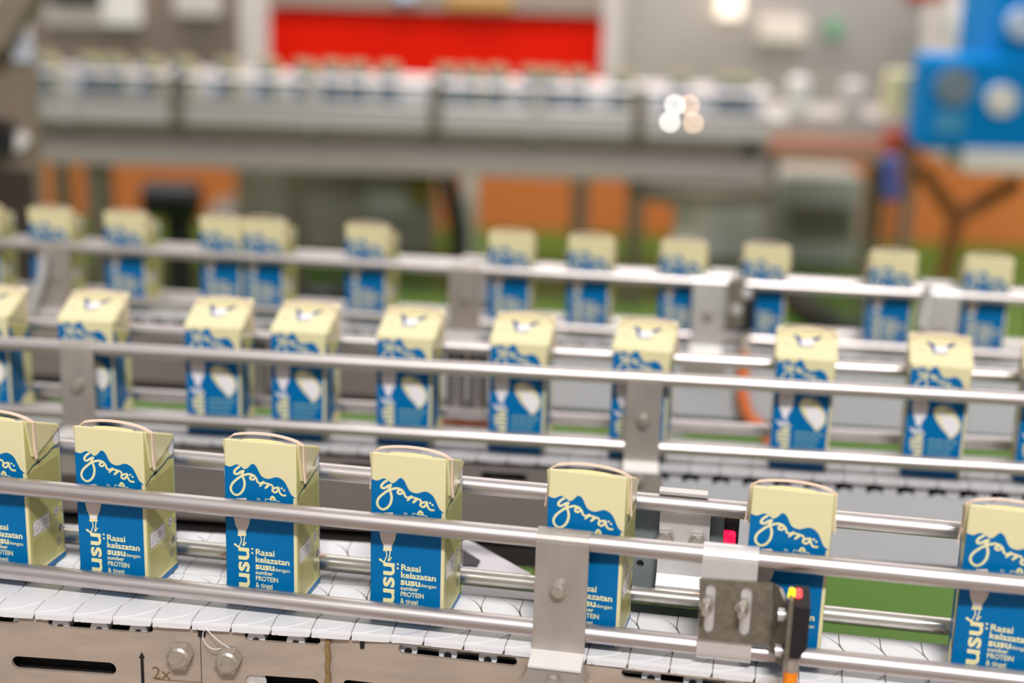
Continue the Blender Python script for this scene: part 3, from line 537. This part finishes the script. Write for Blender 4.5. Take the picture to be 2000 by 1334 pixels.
# ---------------------------------------------------------------- cartons on the belts
LAB1 = ['cut off at the left edge of the picture', 'first whole one from the left edge', 'above the hex bolts and the dirty plate joint', 'just left of the bolted rail clamp', 'half hidden by the bolted rail clamp', 'partly hidden by the black photo sensor', 'cut off at the right edge of the picture']
used = [False]
def place(center, rz, label, group):
    o = copy_tree(proto) if used[0] else proto; used[0] = True
    o.location = center + Vector((0, 0, 0.0005)); o.rotation_euler = (0, 0, rz); tag(o, label, 'carton', group); return o
def by_bl(x, y, psi): return Vector((x + CW / 2 * math.cos(psi) - CD / 2 * math.sin(psi), y + CW / 2 * math.sin(psi) + CD / 2 * math.cos(psi), BELT))
p = atz(63.5, 1138.5, 0); ps = R(-11.5)
row1 = [(p.x - CW * math.cos(ps), p.y - CW * math.sin(ps), -11.5), (-0.2911, 0.9309, -11.4), (-0.1873, 0.9141, -10.9), (-0.0886, 0.8966, -11.4), (0.0258, 0.8754, -13.6), (0.1514, 0.8560, -12.5), (0.2795, 0.8352, -15)]
for (x, y, d), lb in zip(row1, LAB1): place(by_bl(x, y, R(d)), R(d), 'blue and cream carton on front conveyor, ' + lb, 'milk cartons on the front conveyor')
LAB2 = ['cut off at the left edge', 'behind the left rail clamp', 'first one right of the left rail clamp', 'second one right of the left rail clamp', 'third one right of the left rail clamp', 'just left of the right rail clamp', 'half hidden by the right rail clamp', 'right of the orange hanging cable', 'last whole one towards the right edge', 'cut off at the right edge']
for u, d, lb in zip((-30, 172, 418, 583, 789, 1009, 1246, 1563, 1824, 2046), (-5, -4, -4.5, -8.5, -9, -8.5, -11.5, -9.5, -11, -14), LAB2):
    P0 = I2i.inverted() @ loc(I2i, u, 760 + 0.055 * u, 0.004); a = R(d)
    place(Vector((P0.x - CD / 2 * math.sin(a), P0.y + CD / 2 * math.cos(a), BELT)), a + math.pi, 'slope-lidded carton on middle conveyor, ' + lb, 'milk cartons on the middle conveyor')
LAB3 = ['cut off at the left edge', 'behind the leftmost clamp with bent handle', 'second whole one from the left edge', 'left one of the touching pair', 'right one of the touching pair', 'alone, left of the second clamp', 'just right of the second clamp', 'midway between second and third clamps', 'just left of the bright third clamp', 'behind the sensor with orange cable', 'just left of the rightmost clamp', 'just right of the rightmost clamp']
for u, d, lb in zip((-35, 103, 248, 433, 516, 715, 993, 1147, 1326, 1486, 1731, 1915), (-5, -4, -9, -10, -10, -13, -7, -10, -10, -10, -8.5, -10), LAB3):
    P0 = I3i.inverted() @ loc(I3i, u, 560 + 0.06 * u, 0.004); a = R(d)
    place(Vector((P0.x - CD / 2 * math.sin(a), P0.y + CD / 2 * math.cos(a), BELT)), a, 'blurred carton on third conveyor, ' + lb, 'milk cartons on the third conveyor')
# ---------------------------------------------------------------- photo sensor on the front rails
ps_ = tag(empty('photo_sensor', I1 @ Vector((0.25, -0.03, 0.03)), TH1), 'black photo sensor with slotted steel bracket and orange cable, bolted to the front rails', 'sensor')
SI = (Matrix.Translation(I1 @ Vector((0.25, -0.03, 0.03))) @ Matrix.Rotation(TH1, 4, 'Z')).inverted()
yp = 0.0075
def sp_(u, v, y=yp): p = loc(SI, u, v, y); return (p.x, p.z)
o4 = [sp_(1364, 1248), sp_(1510, 1262), sp_(1510, 1140), sp_(1366, 1131)]
zc = lambda pts: pts
def slo(u0, u1, v0, v1):
    a = sp_(u0, (v0 + v1) / 2)[0]; c = sp_(u1, (v0 + v1) / 2)[0]; return slot(a, c, sp_((u0 + u1) / 2, v1)[1], sp_((u0 + u1) / 2, v0)[1], r=(c - a) / 2 * 0.98)
b = MB(); b.sheet(o4, [slo(1376, 1397, 1140, 1237), slo(1445, 1468, 1146, 1243)], yp, yp + 0.0022, DULL); brk = part('bracket_plate', b, ps_, 0.0005)
xw = o4[1][0]; w = MB(); zw0, zw1 = sp_(1512, 1272)[1], sp_(1512, 1142)[1]
w.prism([(yp + 0.002, zw0 + 0.004), (yp + 0.002, zw1), (yp - 0.004, zw1), (yp - 0.015, zw1 - 0.012), (yp - 0.015, zw0 - 0.004), (yp - 0.008, zw0 - 0.004)], xw - 0.002, xw, DULL, X=Matrix(((1, -0.65, 0, 0.65 * yp), (0, 1, 0, 0), (0, 0, 1, 0), (0, 0, 0, 1))), axis='x')
wx = part('bracket_wing', w, ps_, 0.0004)
for u, v in ((1380, 1181), (1450, 1187)):
    h = MB(); a = sp_(u, v); hexbolt(h, (a[0], yp, a[1]), (0, -1, 0), 0.0038, 0.004); h.cyl((a[0], yp - 0.004, a[1]), (a[0], yp - 0.012, a[1]), 0.0026, BOLT, 14); part('bolt', h, ps_)
yb0, yb1 = -0.024, -0.005
fa = loc(SI, 1549, 1190, yb0); fb = loc(SI, 1583, 1195, yb0); zt0 = loc(SI, 1566, 1187, yb0).z; zb0 = loc(SI, 1566, 1283, yb0).z
xa, xb = fa.x, fb.x
b = MB(); b.prism([(xa, zb0 - 0.002), (xb - 0.004, zb0 - 0.002), (xb, zb0 + 0.006), (xb, zt0), (xa, zt0)], yb0, yb1, BLACK, axis='y')
b.add([(xa, yb0, zt0), (xb, yb0, zt0), (xb - 0.001, yb1, zt0 + 0.006), (xa, yb1, zt0 + 0.006), (xa, yb1, zt0), (xb, yb1, zt0)], [(0, 1, 2, 3), (1, 5, 2), (0, 3, 4), (3, 2, 5, 4)], BLACK)
sb = part('sensor_body', b, ps_, 0.0008)
b = MB(); b.box((xa - 0.0026, yb0 - 0.0005, zb0 - 0.004), (xa, yb1 + 0.002, zt0 + 0.004), DULL); part('mounting_cheek', b, ps_, 0.0004)
for dz in (-0.013, -0.037):
    b = MB(); b.cyl((xw + 0.002, -0.006, zw1 + dz), (xa - 0.002, -0.006, zw1 + dz), 0.0022, BRIGHT, 14); b.cyl((xw + 0.001, -0.006, zw1 + dz), (xw + 0.005, -0.006, zw1 + dz), 0.0042, BRIGHT, 14)
    part('spacer_screw', b, ps_)
for u, m, nm in ((1546, LED_Y, 'yellow status light'), (1559, LED_R, 'red status light')):
    p = loc(SI, u, 1166, yb0 + 0.010); b = MB(); b.cyl((p.x, yb0 + 0.010, zt0 + 0.0015), (p.x, yb0 + 0.010, zt0 + 0.0068), 0.0025, m, 14, r1=0.0018); part('status_light', b, ps_, 0, nm)
cx_ = (xa + xb) / 2 - 0.003; cy_ = (yb0 + yb1) / 2 - 0.002
b = MB(); b.cyl((cx_, cy_, zb0 - 0.001), (cx_, cy_, zb0 - 0.013), 0.0046, BOLT, 20); part('cable_connector', b, ps_, 0.0006)
b = MB(); b.tube([(cx_, cy_, zb0 - 0.012), (cx_, cy_, zb0 - 0.05), (cx_ + 0.002, cy_ - 0.001, zb0 - 0.10), (cx_, cy_, zb0 - 0.18)], 0.0044, ORANGE, 14); part('sensor_cable', b, ps_, 0, 'orange cable')
# red-lit receiver behind the front conveyor
RI = I1i; rc = loc(RI, 1424, 1046, 0.088)
rr = tag(empty('sensor_receiver', I1 @ rc, TH1), 'dark sensor receiver with red glowing lens, behind the rear rail of the front conveyor', 'sensor')
lo = lambda u, v, y=0.088: loc(RI, u, v, y) - rc
a, c = lo(1410, 1010), lo(1440, 1080)
b = MB(); b.box((a.x, 0, c.z), (c.x, 0.016, a.z + 0.002), BLACK); part('housing', b, rr, 0.0008)
a2, c2_ = lo(1409, 1034), lo(1436, 1066)
b = MB(); b.box((a2.x, -0.003, c2_.z - 0.003), (c2_.x, 0.002, a2.z), LED_GLOW); part('lens', b, rr, 0.0022, 'glowing red lens')
b = MB(); k, l = lo(1383, 1010), lo(1410, 1070); b.box((k.x, 0.001, l.z - 0.02), (a.x, 0.012, k.z), DULL); part('mounting_block', b, rr, 0.0008)
# sensor on the third conveyor with its hanging cable
P3 = I3i.inverted() @ loc(I3i, 1445, 600, -0.04)
s3 = tag(empty('photo_sensor', P3, TH3), 'blurred dark photo sensor with hanging orange cable on the third conveyor', 'sensor'); s3i = (Matrix.Translation(P3) @ Matrix.Rotation(TH3, 4, 'Z')).inverted()
g = lambda u, v, y=0: loc(s3i, u, v, y)
a, c = g(1424, 545), g(1452, 640); b = MB(); b.box((a.x, 0, c.z), (c.x, 0.014, a.z), DULL); part('bracket_plate', b, s3, 0.001)
a, c = g(1455, 560), g(1472, 648); b = MB(); b.box((a.x, 0, c.z), (c.x, 0.014, a.z), BLACK); part('sensor_body', b, s3, 0.001)
for u, v in ((1438, 607), (1458, 575)): p = g(u, v); b = MB(); b.cyl((p.x, 0, p.z), (p.x, -0.006, p.z), 0.0075, BRIGHT, 16, r1=0.004); part('dome_nut', b, s3)
b = MB(); b.cyl(g(1456, 652, 0.006), g(1456, 690, 0.006), 0.0056, mat('pale_connector', (196, 182, 170), 0.5), 14); part('cable_connector', b, s3)
b = MB(); b.tube(smooth([g(1456, 688, 0.006), g(1452, 730, 0.004), g(1451, 770, 0.0), g(1462, 812, 0.0), g(1485, 832, 0.004), g(1500, 862, 0.008), g(1508, 930, 0.010)], 6), 0.0068, ORANGE2, 12); part('sensor_cable', b, s3, 0, 'orange cable')
P = atz(915, 831, -0.04); oc = MB(); oc.tube(smooth([(-0.06, 0.03, -0.05), (-0.02, 0, 0.0), (0.01, 0, 0.003), (0.04, 0.01, -0.01), (0.08, 0.04, -0.06), (0.10, 0.08, -0.85)], 6), 0.011, ORANGE2, 12)
o = oc.build('cable_loop'); o.location = P; tag(o, 'orange cable loop below the middle conveyor', 'cable')
mm = lambda n, c, r=0.45, me=0.0: mat(n, c, r, me, var=0.04, vscale=(4, 4, 4))
PALE = mm('pale_steel_panel', (188, 178, 172), 0.4, 0.4)
# ---------------------------------------------------------------- far conveyor with its cartons
YF = 4.0
LF = aty(60, 205, YF); RF = aty(1560, 240, YF)
c4 = tag(empty('chain_conveyor', (0, YF, BELT), 0), 'far blurred steel conveyor carrying a row of cartons across the hall', 'conveyor', 'parallel chain conveyors')
x0, x1 = LF.x, aty(1500, 250, YF).x
for k in range(int((x1 - x0) / (PITCH_L * 2.2))): inst('chain_link', LINK, c4, Matrix.Translation((x0 + k * PITCH_L * 2.2, 0.04, 0)) @ Matrix.Diagonal((2.2, 1.4, 1, 1)))
for y, z, r in ((-0.03, 0.066, 0.010), (-0.03, 0.006, 0.012), (0.11, 0.07, 0.010)): rail(c4, x0, x1, y, z, STEEL, r)
for za, zb, y, m in ((-0.055, -0.008, -0.045, BRIGHT), (-0.172, -0.125, -0.05, PALE), (-0.125, -0.100, -0.045, MGREY), (-0.100, -0.055, -0.02, DULL)):
    b = MB(); b.box((x0, y, za), (x1, y + 0.02, zb), m); part('side_plate', b, c4, 0.003)
b = MB(); b.box((x0, 0.10, -0.16), (x1, 0.12, 0.062), LGREY); part('rear_side_plate', b, c4, 0.003)
for k, u in enumerate((130, 345, 610, 850, 1050, 1250)):
    b = MB(); a = aty(u, 200, YF - 0.05).x; b.box((a - 0.016, -0.065, -0.06), (a + 0.016, -0.045, 0.078), BRIGHT if k % 2 == 0 else DULL); part('rail_clamp', b, c4, 0.004)
for u, m in ((190, DULL), (1342, BRIGHT)):
    leg(c4, aty(u, 400, YF).x, 0.0, 0.06, -0.12, 0.06, m)
b = MB(); e = aty(1370, 345, YF); b.cyl((e.x, 0.02, -0.215), (e.x, 0.02, -0.178), 0.20, DULL, 40); part('round_end_plate', b, c4, 0.004)
b = MB(); b.cyl((aty(1465, 280, YF).x, 0.0, -0.15), (aty(1465, 280, YF).x, 0.0, -0.007), 0.03, BLACK, 20); part('drive_roller', b, c4, 0.003)
GLOW_W = mat('white_glow_disc', (255, 252, 248), 0.3, emit=12); GLOW_P = mat('peach_glow_disc', (255, 214, 178), 0.3, emit=9)  # glowing discs added for the bright spots on the far conveyor
for u, v, m in ((1318, 205, GLOW_W), (1346, 205, GLOW_P), (1308, 238, GLOW_W), (1354, 240, GLOW_P)):
    b = MB(); p = aty(u, v, YF - 0.08); b.cyl((p.x, -0.08, p.z - BELT), (p.x, -0.03, p.z - BELT), 0.0085, DULL, 16); b.cyl((p.x, -0.084, p.z - BELT), (p.x, -0.08, p.z - BELT), 0.006, m, 16); part('glow_disc', b, c4)
FARU = (100, 185, 232, 300, 365, 450, 525, 600, 650, 700, 760, 870, 922, 972, 1040, 1078, 1128, 1215, 1325, 1418, 1452)
ORD = ('first', 'second', 'third', 'fourth', 'fifth', 'sixth', 'seventh', 'eighth', 'ninth', 'tenth', 'eleventh')
def far_label(i):
    n, w = (i, 'grey cabinet') if i < 6 else (i - 6, 'red panel') if i < 17 else (i - 17, 'pale steel enclosure')
    return 'small far milk carton, %s from the left before the %s' % (ORD[n], w)
rnd = random.Random(7)
for i, u in enumerate(FARU):
    p = aty(u, 205, YF + 0.03); a = R(rnd.uniform(-25, 15)); place(Vector((p.x, p.y + rnd.uniform(-0.012, 0.02), BELT)), a, far_label(i), 'far cartons ' + ('by the grey cabinet' if i < 6 else 'by the red panel' if i < 17 else 'by the pale panel'))
# ---------------------------------------------------------------- machines at the back, each a solid thing with parts
def slabpx(mb, u0, u1, v0, v1, y, d, m, z0=None):        # a solid box whose front face covers these pixels at distance y
    a, c = aty(u0, (v0 + v1) / 2, y), aty(u1, (v0 + v1) / 2, y); zt = aty((u0 + u1) / 2, v0, y).z; zb = aty((u0 + u1) / 2, v1, y).z if z0 is None else z0
    mb.box((a.x, y, zb), (c.x, y + d, zt), m); return a.x, c.x, zb, zt
def thing(name, label, cat, u, y): p = aty(u, 400, y); return tag(empty(name, (p.x, y, 0)), label, cat)
def pb(root, name, u0, u1, v0, v1, y, d, m, z0=None, bevel=0.006, label=None):
    b = MB(); slabpx(b, u0, u1, v0, v1, y, d, m, z0); o = b.build(name, root, bevel); o.matrix_parent_inverse = Matrix.Translation(-Vector(root.location)); tag(o, label); return o
mm = lambda n, c, r=0.45, me=0.0: mat(n, c, r, me, var=0.04, vscale=(4, 4, 4))
RED = mat('red_panel_paint', (226, 24, 0), 0.6, spec=0.1, var=0.04, vscale=(4, 4, 4)); BROWNG = mm('brown_grey_panel', (142, 124, 116), 0.5, 0.1); PINKG = mm('pinkish_white_panel', (214, 202, 200), 0.45)
BLUEM = mat('blue_machine_paint', (0, 132, 208), 0.5, spec=0.1, var=0.04, vscale=(4, 4, 4)); WHT = mm('white_panel', (238, 232, 228), 0.5); GREENG = mm('green_grey_steel', (140, 140, 124), 0.45, 0.1); OLIVE = mm('olive_paint', (128, 120, 40), 0.5); PURP = mm('violet_blue_plastic', (80, 92, 170), 0.5)
PILLAR = mm('brown_steel', (150, 134, 118), 0.42, 0.3); TAN = mm('brown_strut', (130, 78, 40), 0.5)
# left column
t = thing('machine_column', 'brown-grey steel machine column with slanted top at the left edge', 'machine', 30, 2.7)
pb(t, 'column_body', -140, 70, 92, 600, 2.7, 0.05, PILLAR, z0=0.0)
b = MB(); a, c, d, e2 = aty(-60, 130, 2.66), aty(-60, 100, 2.66), aty(96, -20, 2.66), aty(96, 20, 2.66)
b.prism([(p.x, p.z) for p in (a, aty(20, 90, 2.66), aty(100, -40, 2.66), aty(70, -60, 2.66), aty(-60, 60, 2.66))], 2.62, 2.69, PILLAR, axis='y'); o = b.build('slanted_hood', t, 0.004); o.matrix_parent_inverse = Matrix.Translation(-Vector(t.location))
pb(t, 'pale_label', 22, 62, 68, 122, 2.685, 0.015, mm('pale_blue_white', (206, 210, 226)), bevel=0.002)
b = MB(); p = aty(6, 268, 2.7); b.cyl((p.x, 2.66, p.z), (p.x, 2.7, p.z), 0.034, BLACK, 28); o = b.build('knob', t, 0.003); o.matrix_parent_inverse = Matrix.Translation(-Vector(t.location))
b = MB(); p = aty(41, 274, 2.7); b.cyl((p.x, 2.67, p.z), (p.x, 2.7, p.z), 0.017, WHT, 24); o = b.build('white_button', t, 0.002); o.matrix_parent_inverse = Matrix.Translation(-Vector(t.location))
pb(t, 'dark_base_panel', -140, 68, 330, 600, 2.685, 0.015, mm('dark_brown_panel', (60, 50, 42)), z0=0.0, bevel=0.003)
# grey cabinet
t = thing('control_cabinet', 'brown-grey control cabinet with pale panels, left of the red panel', 'cabinet', 290, 5.4)
pb(t, 'cabinet_body', 60, 476, -140, 300, 5.4, 0.3, BROWNG, z0=0.64); pb(t, 'corner_post', 466, 520, -140, 300, 5.36, 0.04, PINKG, z0=0.64)
pb(t, 'pale_panel', 86, 268, 12, 52, 5.38, 0.02, PINKG); pb(t, 'white_box', 198, 272, -60, 50, 5.34, 0.05, WHT); pb(t, 'white_box', 338, 428, -60, 32, 5.34, 0.05, PINKG); pb(t, 'black_strip', 96, 192, -40, 6, 5.36, 0.03, BLACK); pb(t, 'cabinet_leg', 100, 130, 290, 330, 5.5, 0.05, DULL, z0=0.0); pb(t, 'cabinet_leg', 460, 490, 290, 330, 5.5, 0.05, DULL, z0=0.0)
# red panel
t = thing('red_machine_panel', 'long bright red machine panel behind the far cartons', 'machine', 850, 5.6)
pb(t, 'red_cover', 526, 1174, 26, 235, 5.6, 0.5, RED); pb(t, 'top_rail', 526, 1174, -30, 22, 5.58, 0.5, mm('grey_pink_rail', (160, 140, 130))); pb(t, 'base_frame', 540, 1160, 236, 300, 5.7, 0.4, MGREY)
pb(t, 'frame_leg', 560, 590, 300, 400, 5.75, 0.06, DULL, z0=0.0); pb(t, 'frame_leg', 1120, 1150, 300, 400, 5.75, 0.06, DULL, z0=0.0)
pb(t, 'lamp_window', 770, 812, -20, 2, 5.56, 0.03, mm('pale_blue_lamp', (210, 216, 250))); pb(t, 'amber_strip', 870, 1000, -10, 18, 5.57, 0.02, mm('amber_strip', (196, 150, 84)))
# pale panel right of it
t = thing('steel_enclosure', 'pale stainless machine enclosure with white frame, right of the red panel', 'machine', 1480, 5.6)
pb(t, 'enclosure_body', 1212, 1800, -140, 300, 5.6, 0.5, PALE, z0=0.62); pb(t, 'white_frame', 1178, 1214, -140, 300, 5.55, 0.1, PINKG, z0=0.62)
pb(t, 'white_screen', 1840, 1945, 8, 76, 5.55, 0.05, WHT); pb(t, 'bright_panel', 1480, 1575, 36, 84, 5.57, 0.03, mm('warm_white_panel', (240, 226, 214))); pb(t, 'green_sign', 1614, 1646, 36, 76, 5.56, 0.03, mm('green_sign_paint', (120, 168, 132)))
pb(t, 'lamp', 1404, 1452, -40, 36, 5.5, 0.05, mat('lit_lamp', (255, 236, 214), 0.4, emit=1.0)); pb(t, 'red_knob', 1776, 1850, -40, 4, 5.5, 0.05, mm('red_brown', (170, 60, 30)))
for u in (1230, 1700): pb(t, 'enclosure_leg', u, u + 30, 300, 400, 5.7, 0.06, DULL, z0=0.0)
# pink-grey table behind the far conveyor at the right
t = thing('side_table', 'grey conveyor table with pinkish red edge, beside the blue machine', 'table', 1640, 4.6)
pb(t, 'table_top', 1480, 1800, 228, 268, 4.72, 0.4, mm('table_grey', (196, 186, 180), 0.4, 0.3)); pb(t, 'red_edge', 1500, 1790, 272, 306, 4.70, 0.05, mm('pink_red_edge', (204, 140, 118))); pb(t, 'red_corner', 1728, 1792, 256, 296, 4.68, 0.03, mm('red_corner', (200, 84, 56)))
pb(t, 'white_bottle', 1540, 1582, 150, 232, 4.72, 0.06, WHT, bevel=0.02); pb(t, 'white_bottle', 1645, 1692, 158, 232, 4.72, 0.06, PINKG, bevel=0.02); pb(t, 'cream_box', 1730, 1790, 140, 230, 4.74, 0.06, CREAM, bevel=0.01)
for u in (1500, 1770): pb(t, 'table_leg', u, u + 20, 300, 400, 4.8, 0.05, MGREY, z0=0.0)
# blue machine
t = thing('blue_machine', 'bright blue machine with round dial and white round sign at the right edge', 'machine', 1900, 4.4)
pb(t, 'main_housing', 1800, 2160, 112, 300, 4.4, 0.16, BLUEM, bevel=0.02); pb(t, 'tall_housing', 1950, 2200, -80, 130, 4.42, 0.4, BLUEM, bevel=0.02)
for nm, u, v, r, m in (('round_dial', 1862, 168, 0.056, mm('grey_dial', (122, 138, 152))), ('round_sign', 1953, 194, 0.044, WHT), ('round_sign', 1998, 46, 0.045, mm('pale_blue_sign', (200, 214, 240)))):
    b = MB(); p = aty(u, v, 4.4); b.cyl((p.x, 4.375, p.z), (p.x, 4.43, p.z), r, m, 32); o = b.build(nm, t, 0.004); o.matrix_parent_inverse = Matrix.Translation(-Vector(t.location))
pb(t, 'pale_label', 1826, 1882, 218, 262, 4.39, 0.015, mm('light_blue_label', (74, 156, 206)), bevel=0.002); pb(t, 'white_base', 1880, 2160, 296, 340, 4.38, 0.5, WHT)
b = MB()
for pts in (((1800, 330), (1868, 425)), ((1868, 425), (1990, 355)), ((1868, 425), (1840, 560))):
    a, c = aty(*pts[0], 4.7), aty(*pts[1], 4.7); b.tube([a, c], 0.024, TAN, 12)
o = b.build('forked_leg', t); o.matrix_parent_inverse = Matrix.Translation(-Vector(t.location)); pb(t, 'rear_leg', 2060, 2100, 330, 400, 4.7, 0.08, TAN, z0=0.0)
p = aty(1742, 300, 4.3); t = tag(empty('air_unit', (p.x, 4.3, 0)), 'violet-blue upright cylinder hanging beside the blue machine', 'fitting')
b = MB(); q0, q1 = aty(1740, 306, 4.3), aty(1742, 384, 4.3); b.cyl(q1, q0, 0.027, PURP, 20); o = b.build('cylinder_body', t, 0.004); o.matrix_parent_inverse = Matrix.Translation(-Vector(t.location))
b = MB(); b.cyl(q1 - Vector((0, 0, 0.01)), q1 + Vector((0, 0, 0.015)), 0.02, NAVY_P, 20); b.cyl(Vector((q1.x, q1.y, 0)), q1, 0.008, TAN, 10); o = b.build('stand_rod', t); o.matrix_parent_inverse = Matrix.Translation(-Vector(t.location))
# low cabinets under the far conveyor
t = thing('floor_cabinet', 'grey-green steel floor cabinet with pale label under the far conveyor', 'cabinet', 700, 6.4)
pb(t, 'cabinet_body', 470, 846, 330, 480, 6.4, 0.5, GREENG, z0=0.04); pb(t, 'cabinet_foot', 500, 820, 470, 500, 6.45, 0.3, BLACK, z0=0.0); pb(t, 'pale_label', 714, 806, 362, 418, 6.37, 0.03, mm('pale_grey_label', (176, 184, 174))); pb(t, 'olive_box', 796, 846, 336, 396, 6.3, 0.08, OLIVE); pb(t, 'vent_box', 402, 506, 406, 460, 6.3, 0.3, mm('pale_vent', (150, 146, 136)), z0=0.0, bevel=0.03)
t = thing('black_post', 'black slanting post beside a silver leg under the far conveyor', 'post', 886, 5.2)
b = MB(); b.tube([aty(872, 335, 5.2), aty(896, 450, 5.2), Vector((aty(900, 470, 5.2).x, 5.2, 0))], 0.035, BLACK, 14); o = b.build('post', t); o.matrix_parent_inverse = Matrix.Translation(-Vector(t.location)); pb(t, 'silver_leg', 904, 932, 320, 420, 5.25, 0.05, BRIGHT, z0=0.0)
t = thing('white_cabinet', 'pale grey cabinet with louvred panel under the far conveyor at the right', 'cabinet', 1520, 6.6)
pb(t, 'cabinet_body', 1372, 1560, 342, 480, 6.6, 0.4, mm('cool_pale_grey', (232, 236, 234)), z0=0.02); pb(t, 'louvre_panel', 1530, 1684, 345, 480, 6.55, 0.4, mm('mid_cool_grey', (178, 182, 176)), z0=0.02)
for k in range(4): pb(t, 'louvre', 1545, 1668, 400 + 16 * k, 408 + 16 * k, 6.53, 0.03, DULL, bevel=0.002)
t = thing('black_machine_foot', 'black round motor under the left end of the far conveyor', 'motor', 345, 4.6)
b = MB(); p = aty(345, 390, 4.6); b.cyl((p.x - 0.10, 4.6, p.z), (p.x + 0.07, 4.6, p.z), 0.06, BLACK, 20); o = b.build('motor_body', t, 0.004); o.matrix_parent_inverse = Matrix.Translation(-Vector(t.location))
pb(t, 'motor_stand', 320, 372, 400, 500, 4.58, 0.06, BLACK, z0=0.0)
# black hoses on the green floor
for pts, lb in ((((560, 560), (610, 585), (680, 575), (740, 560)), 'black hose lying on the green floor behind the third conveyor, left of middle'), (((1548, 575), (1580, 610), (1640, 640), (1720, 655)), 'black hose lying on the green floor behind the third conveyor, at the right'), (((180, 560), (260, 580), (300, 590)), 'black hose lying on the floor behind the third conveyor, at the left')):
    P = [atz(u, v, -BELT + 0.05) for u, v in pts]; b = MB(); b.tube(smooth(P, 6), 0.05, BLACK, 12); o = b.build('floor_hose'); tag(o, lb, 'hose', 'black floor hoses')
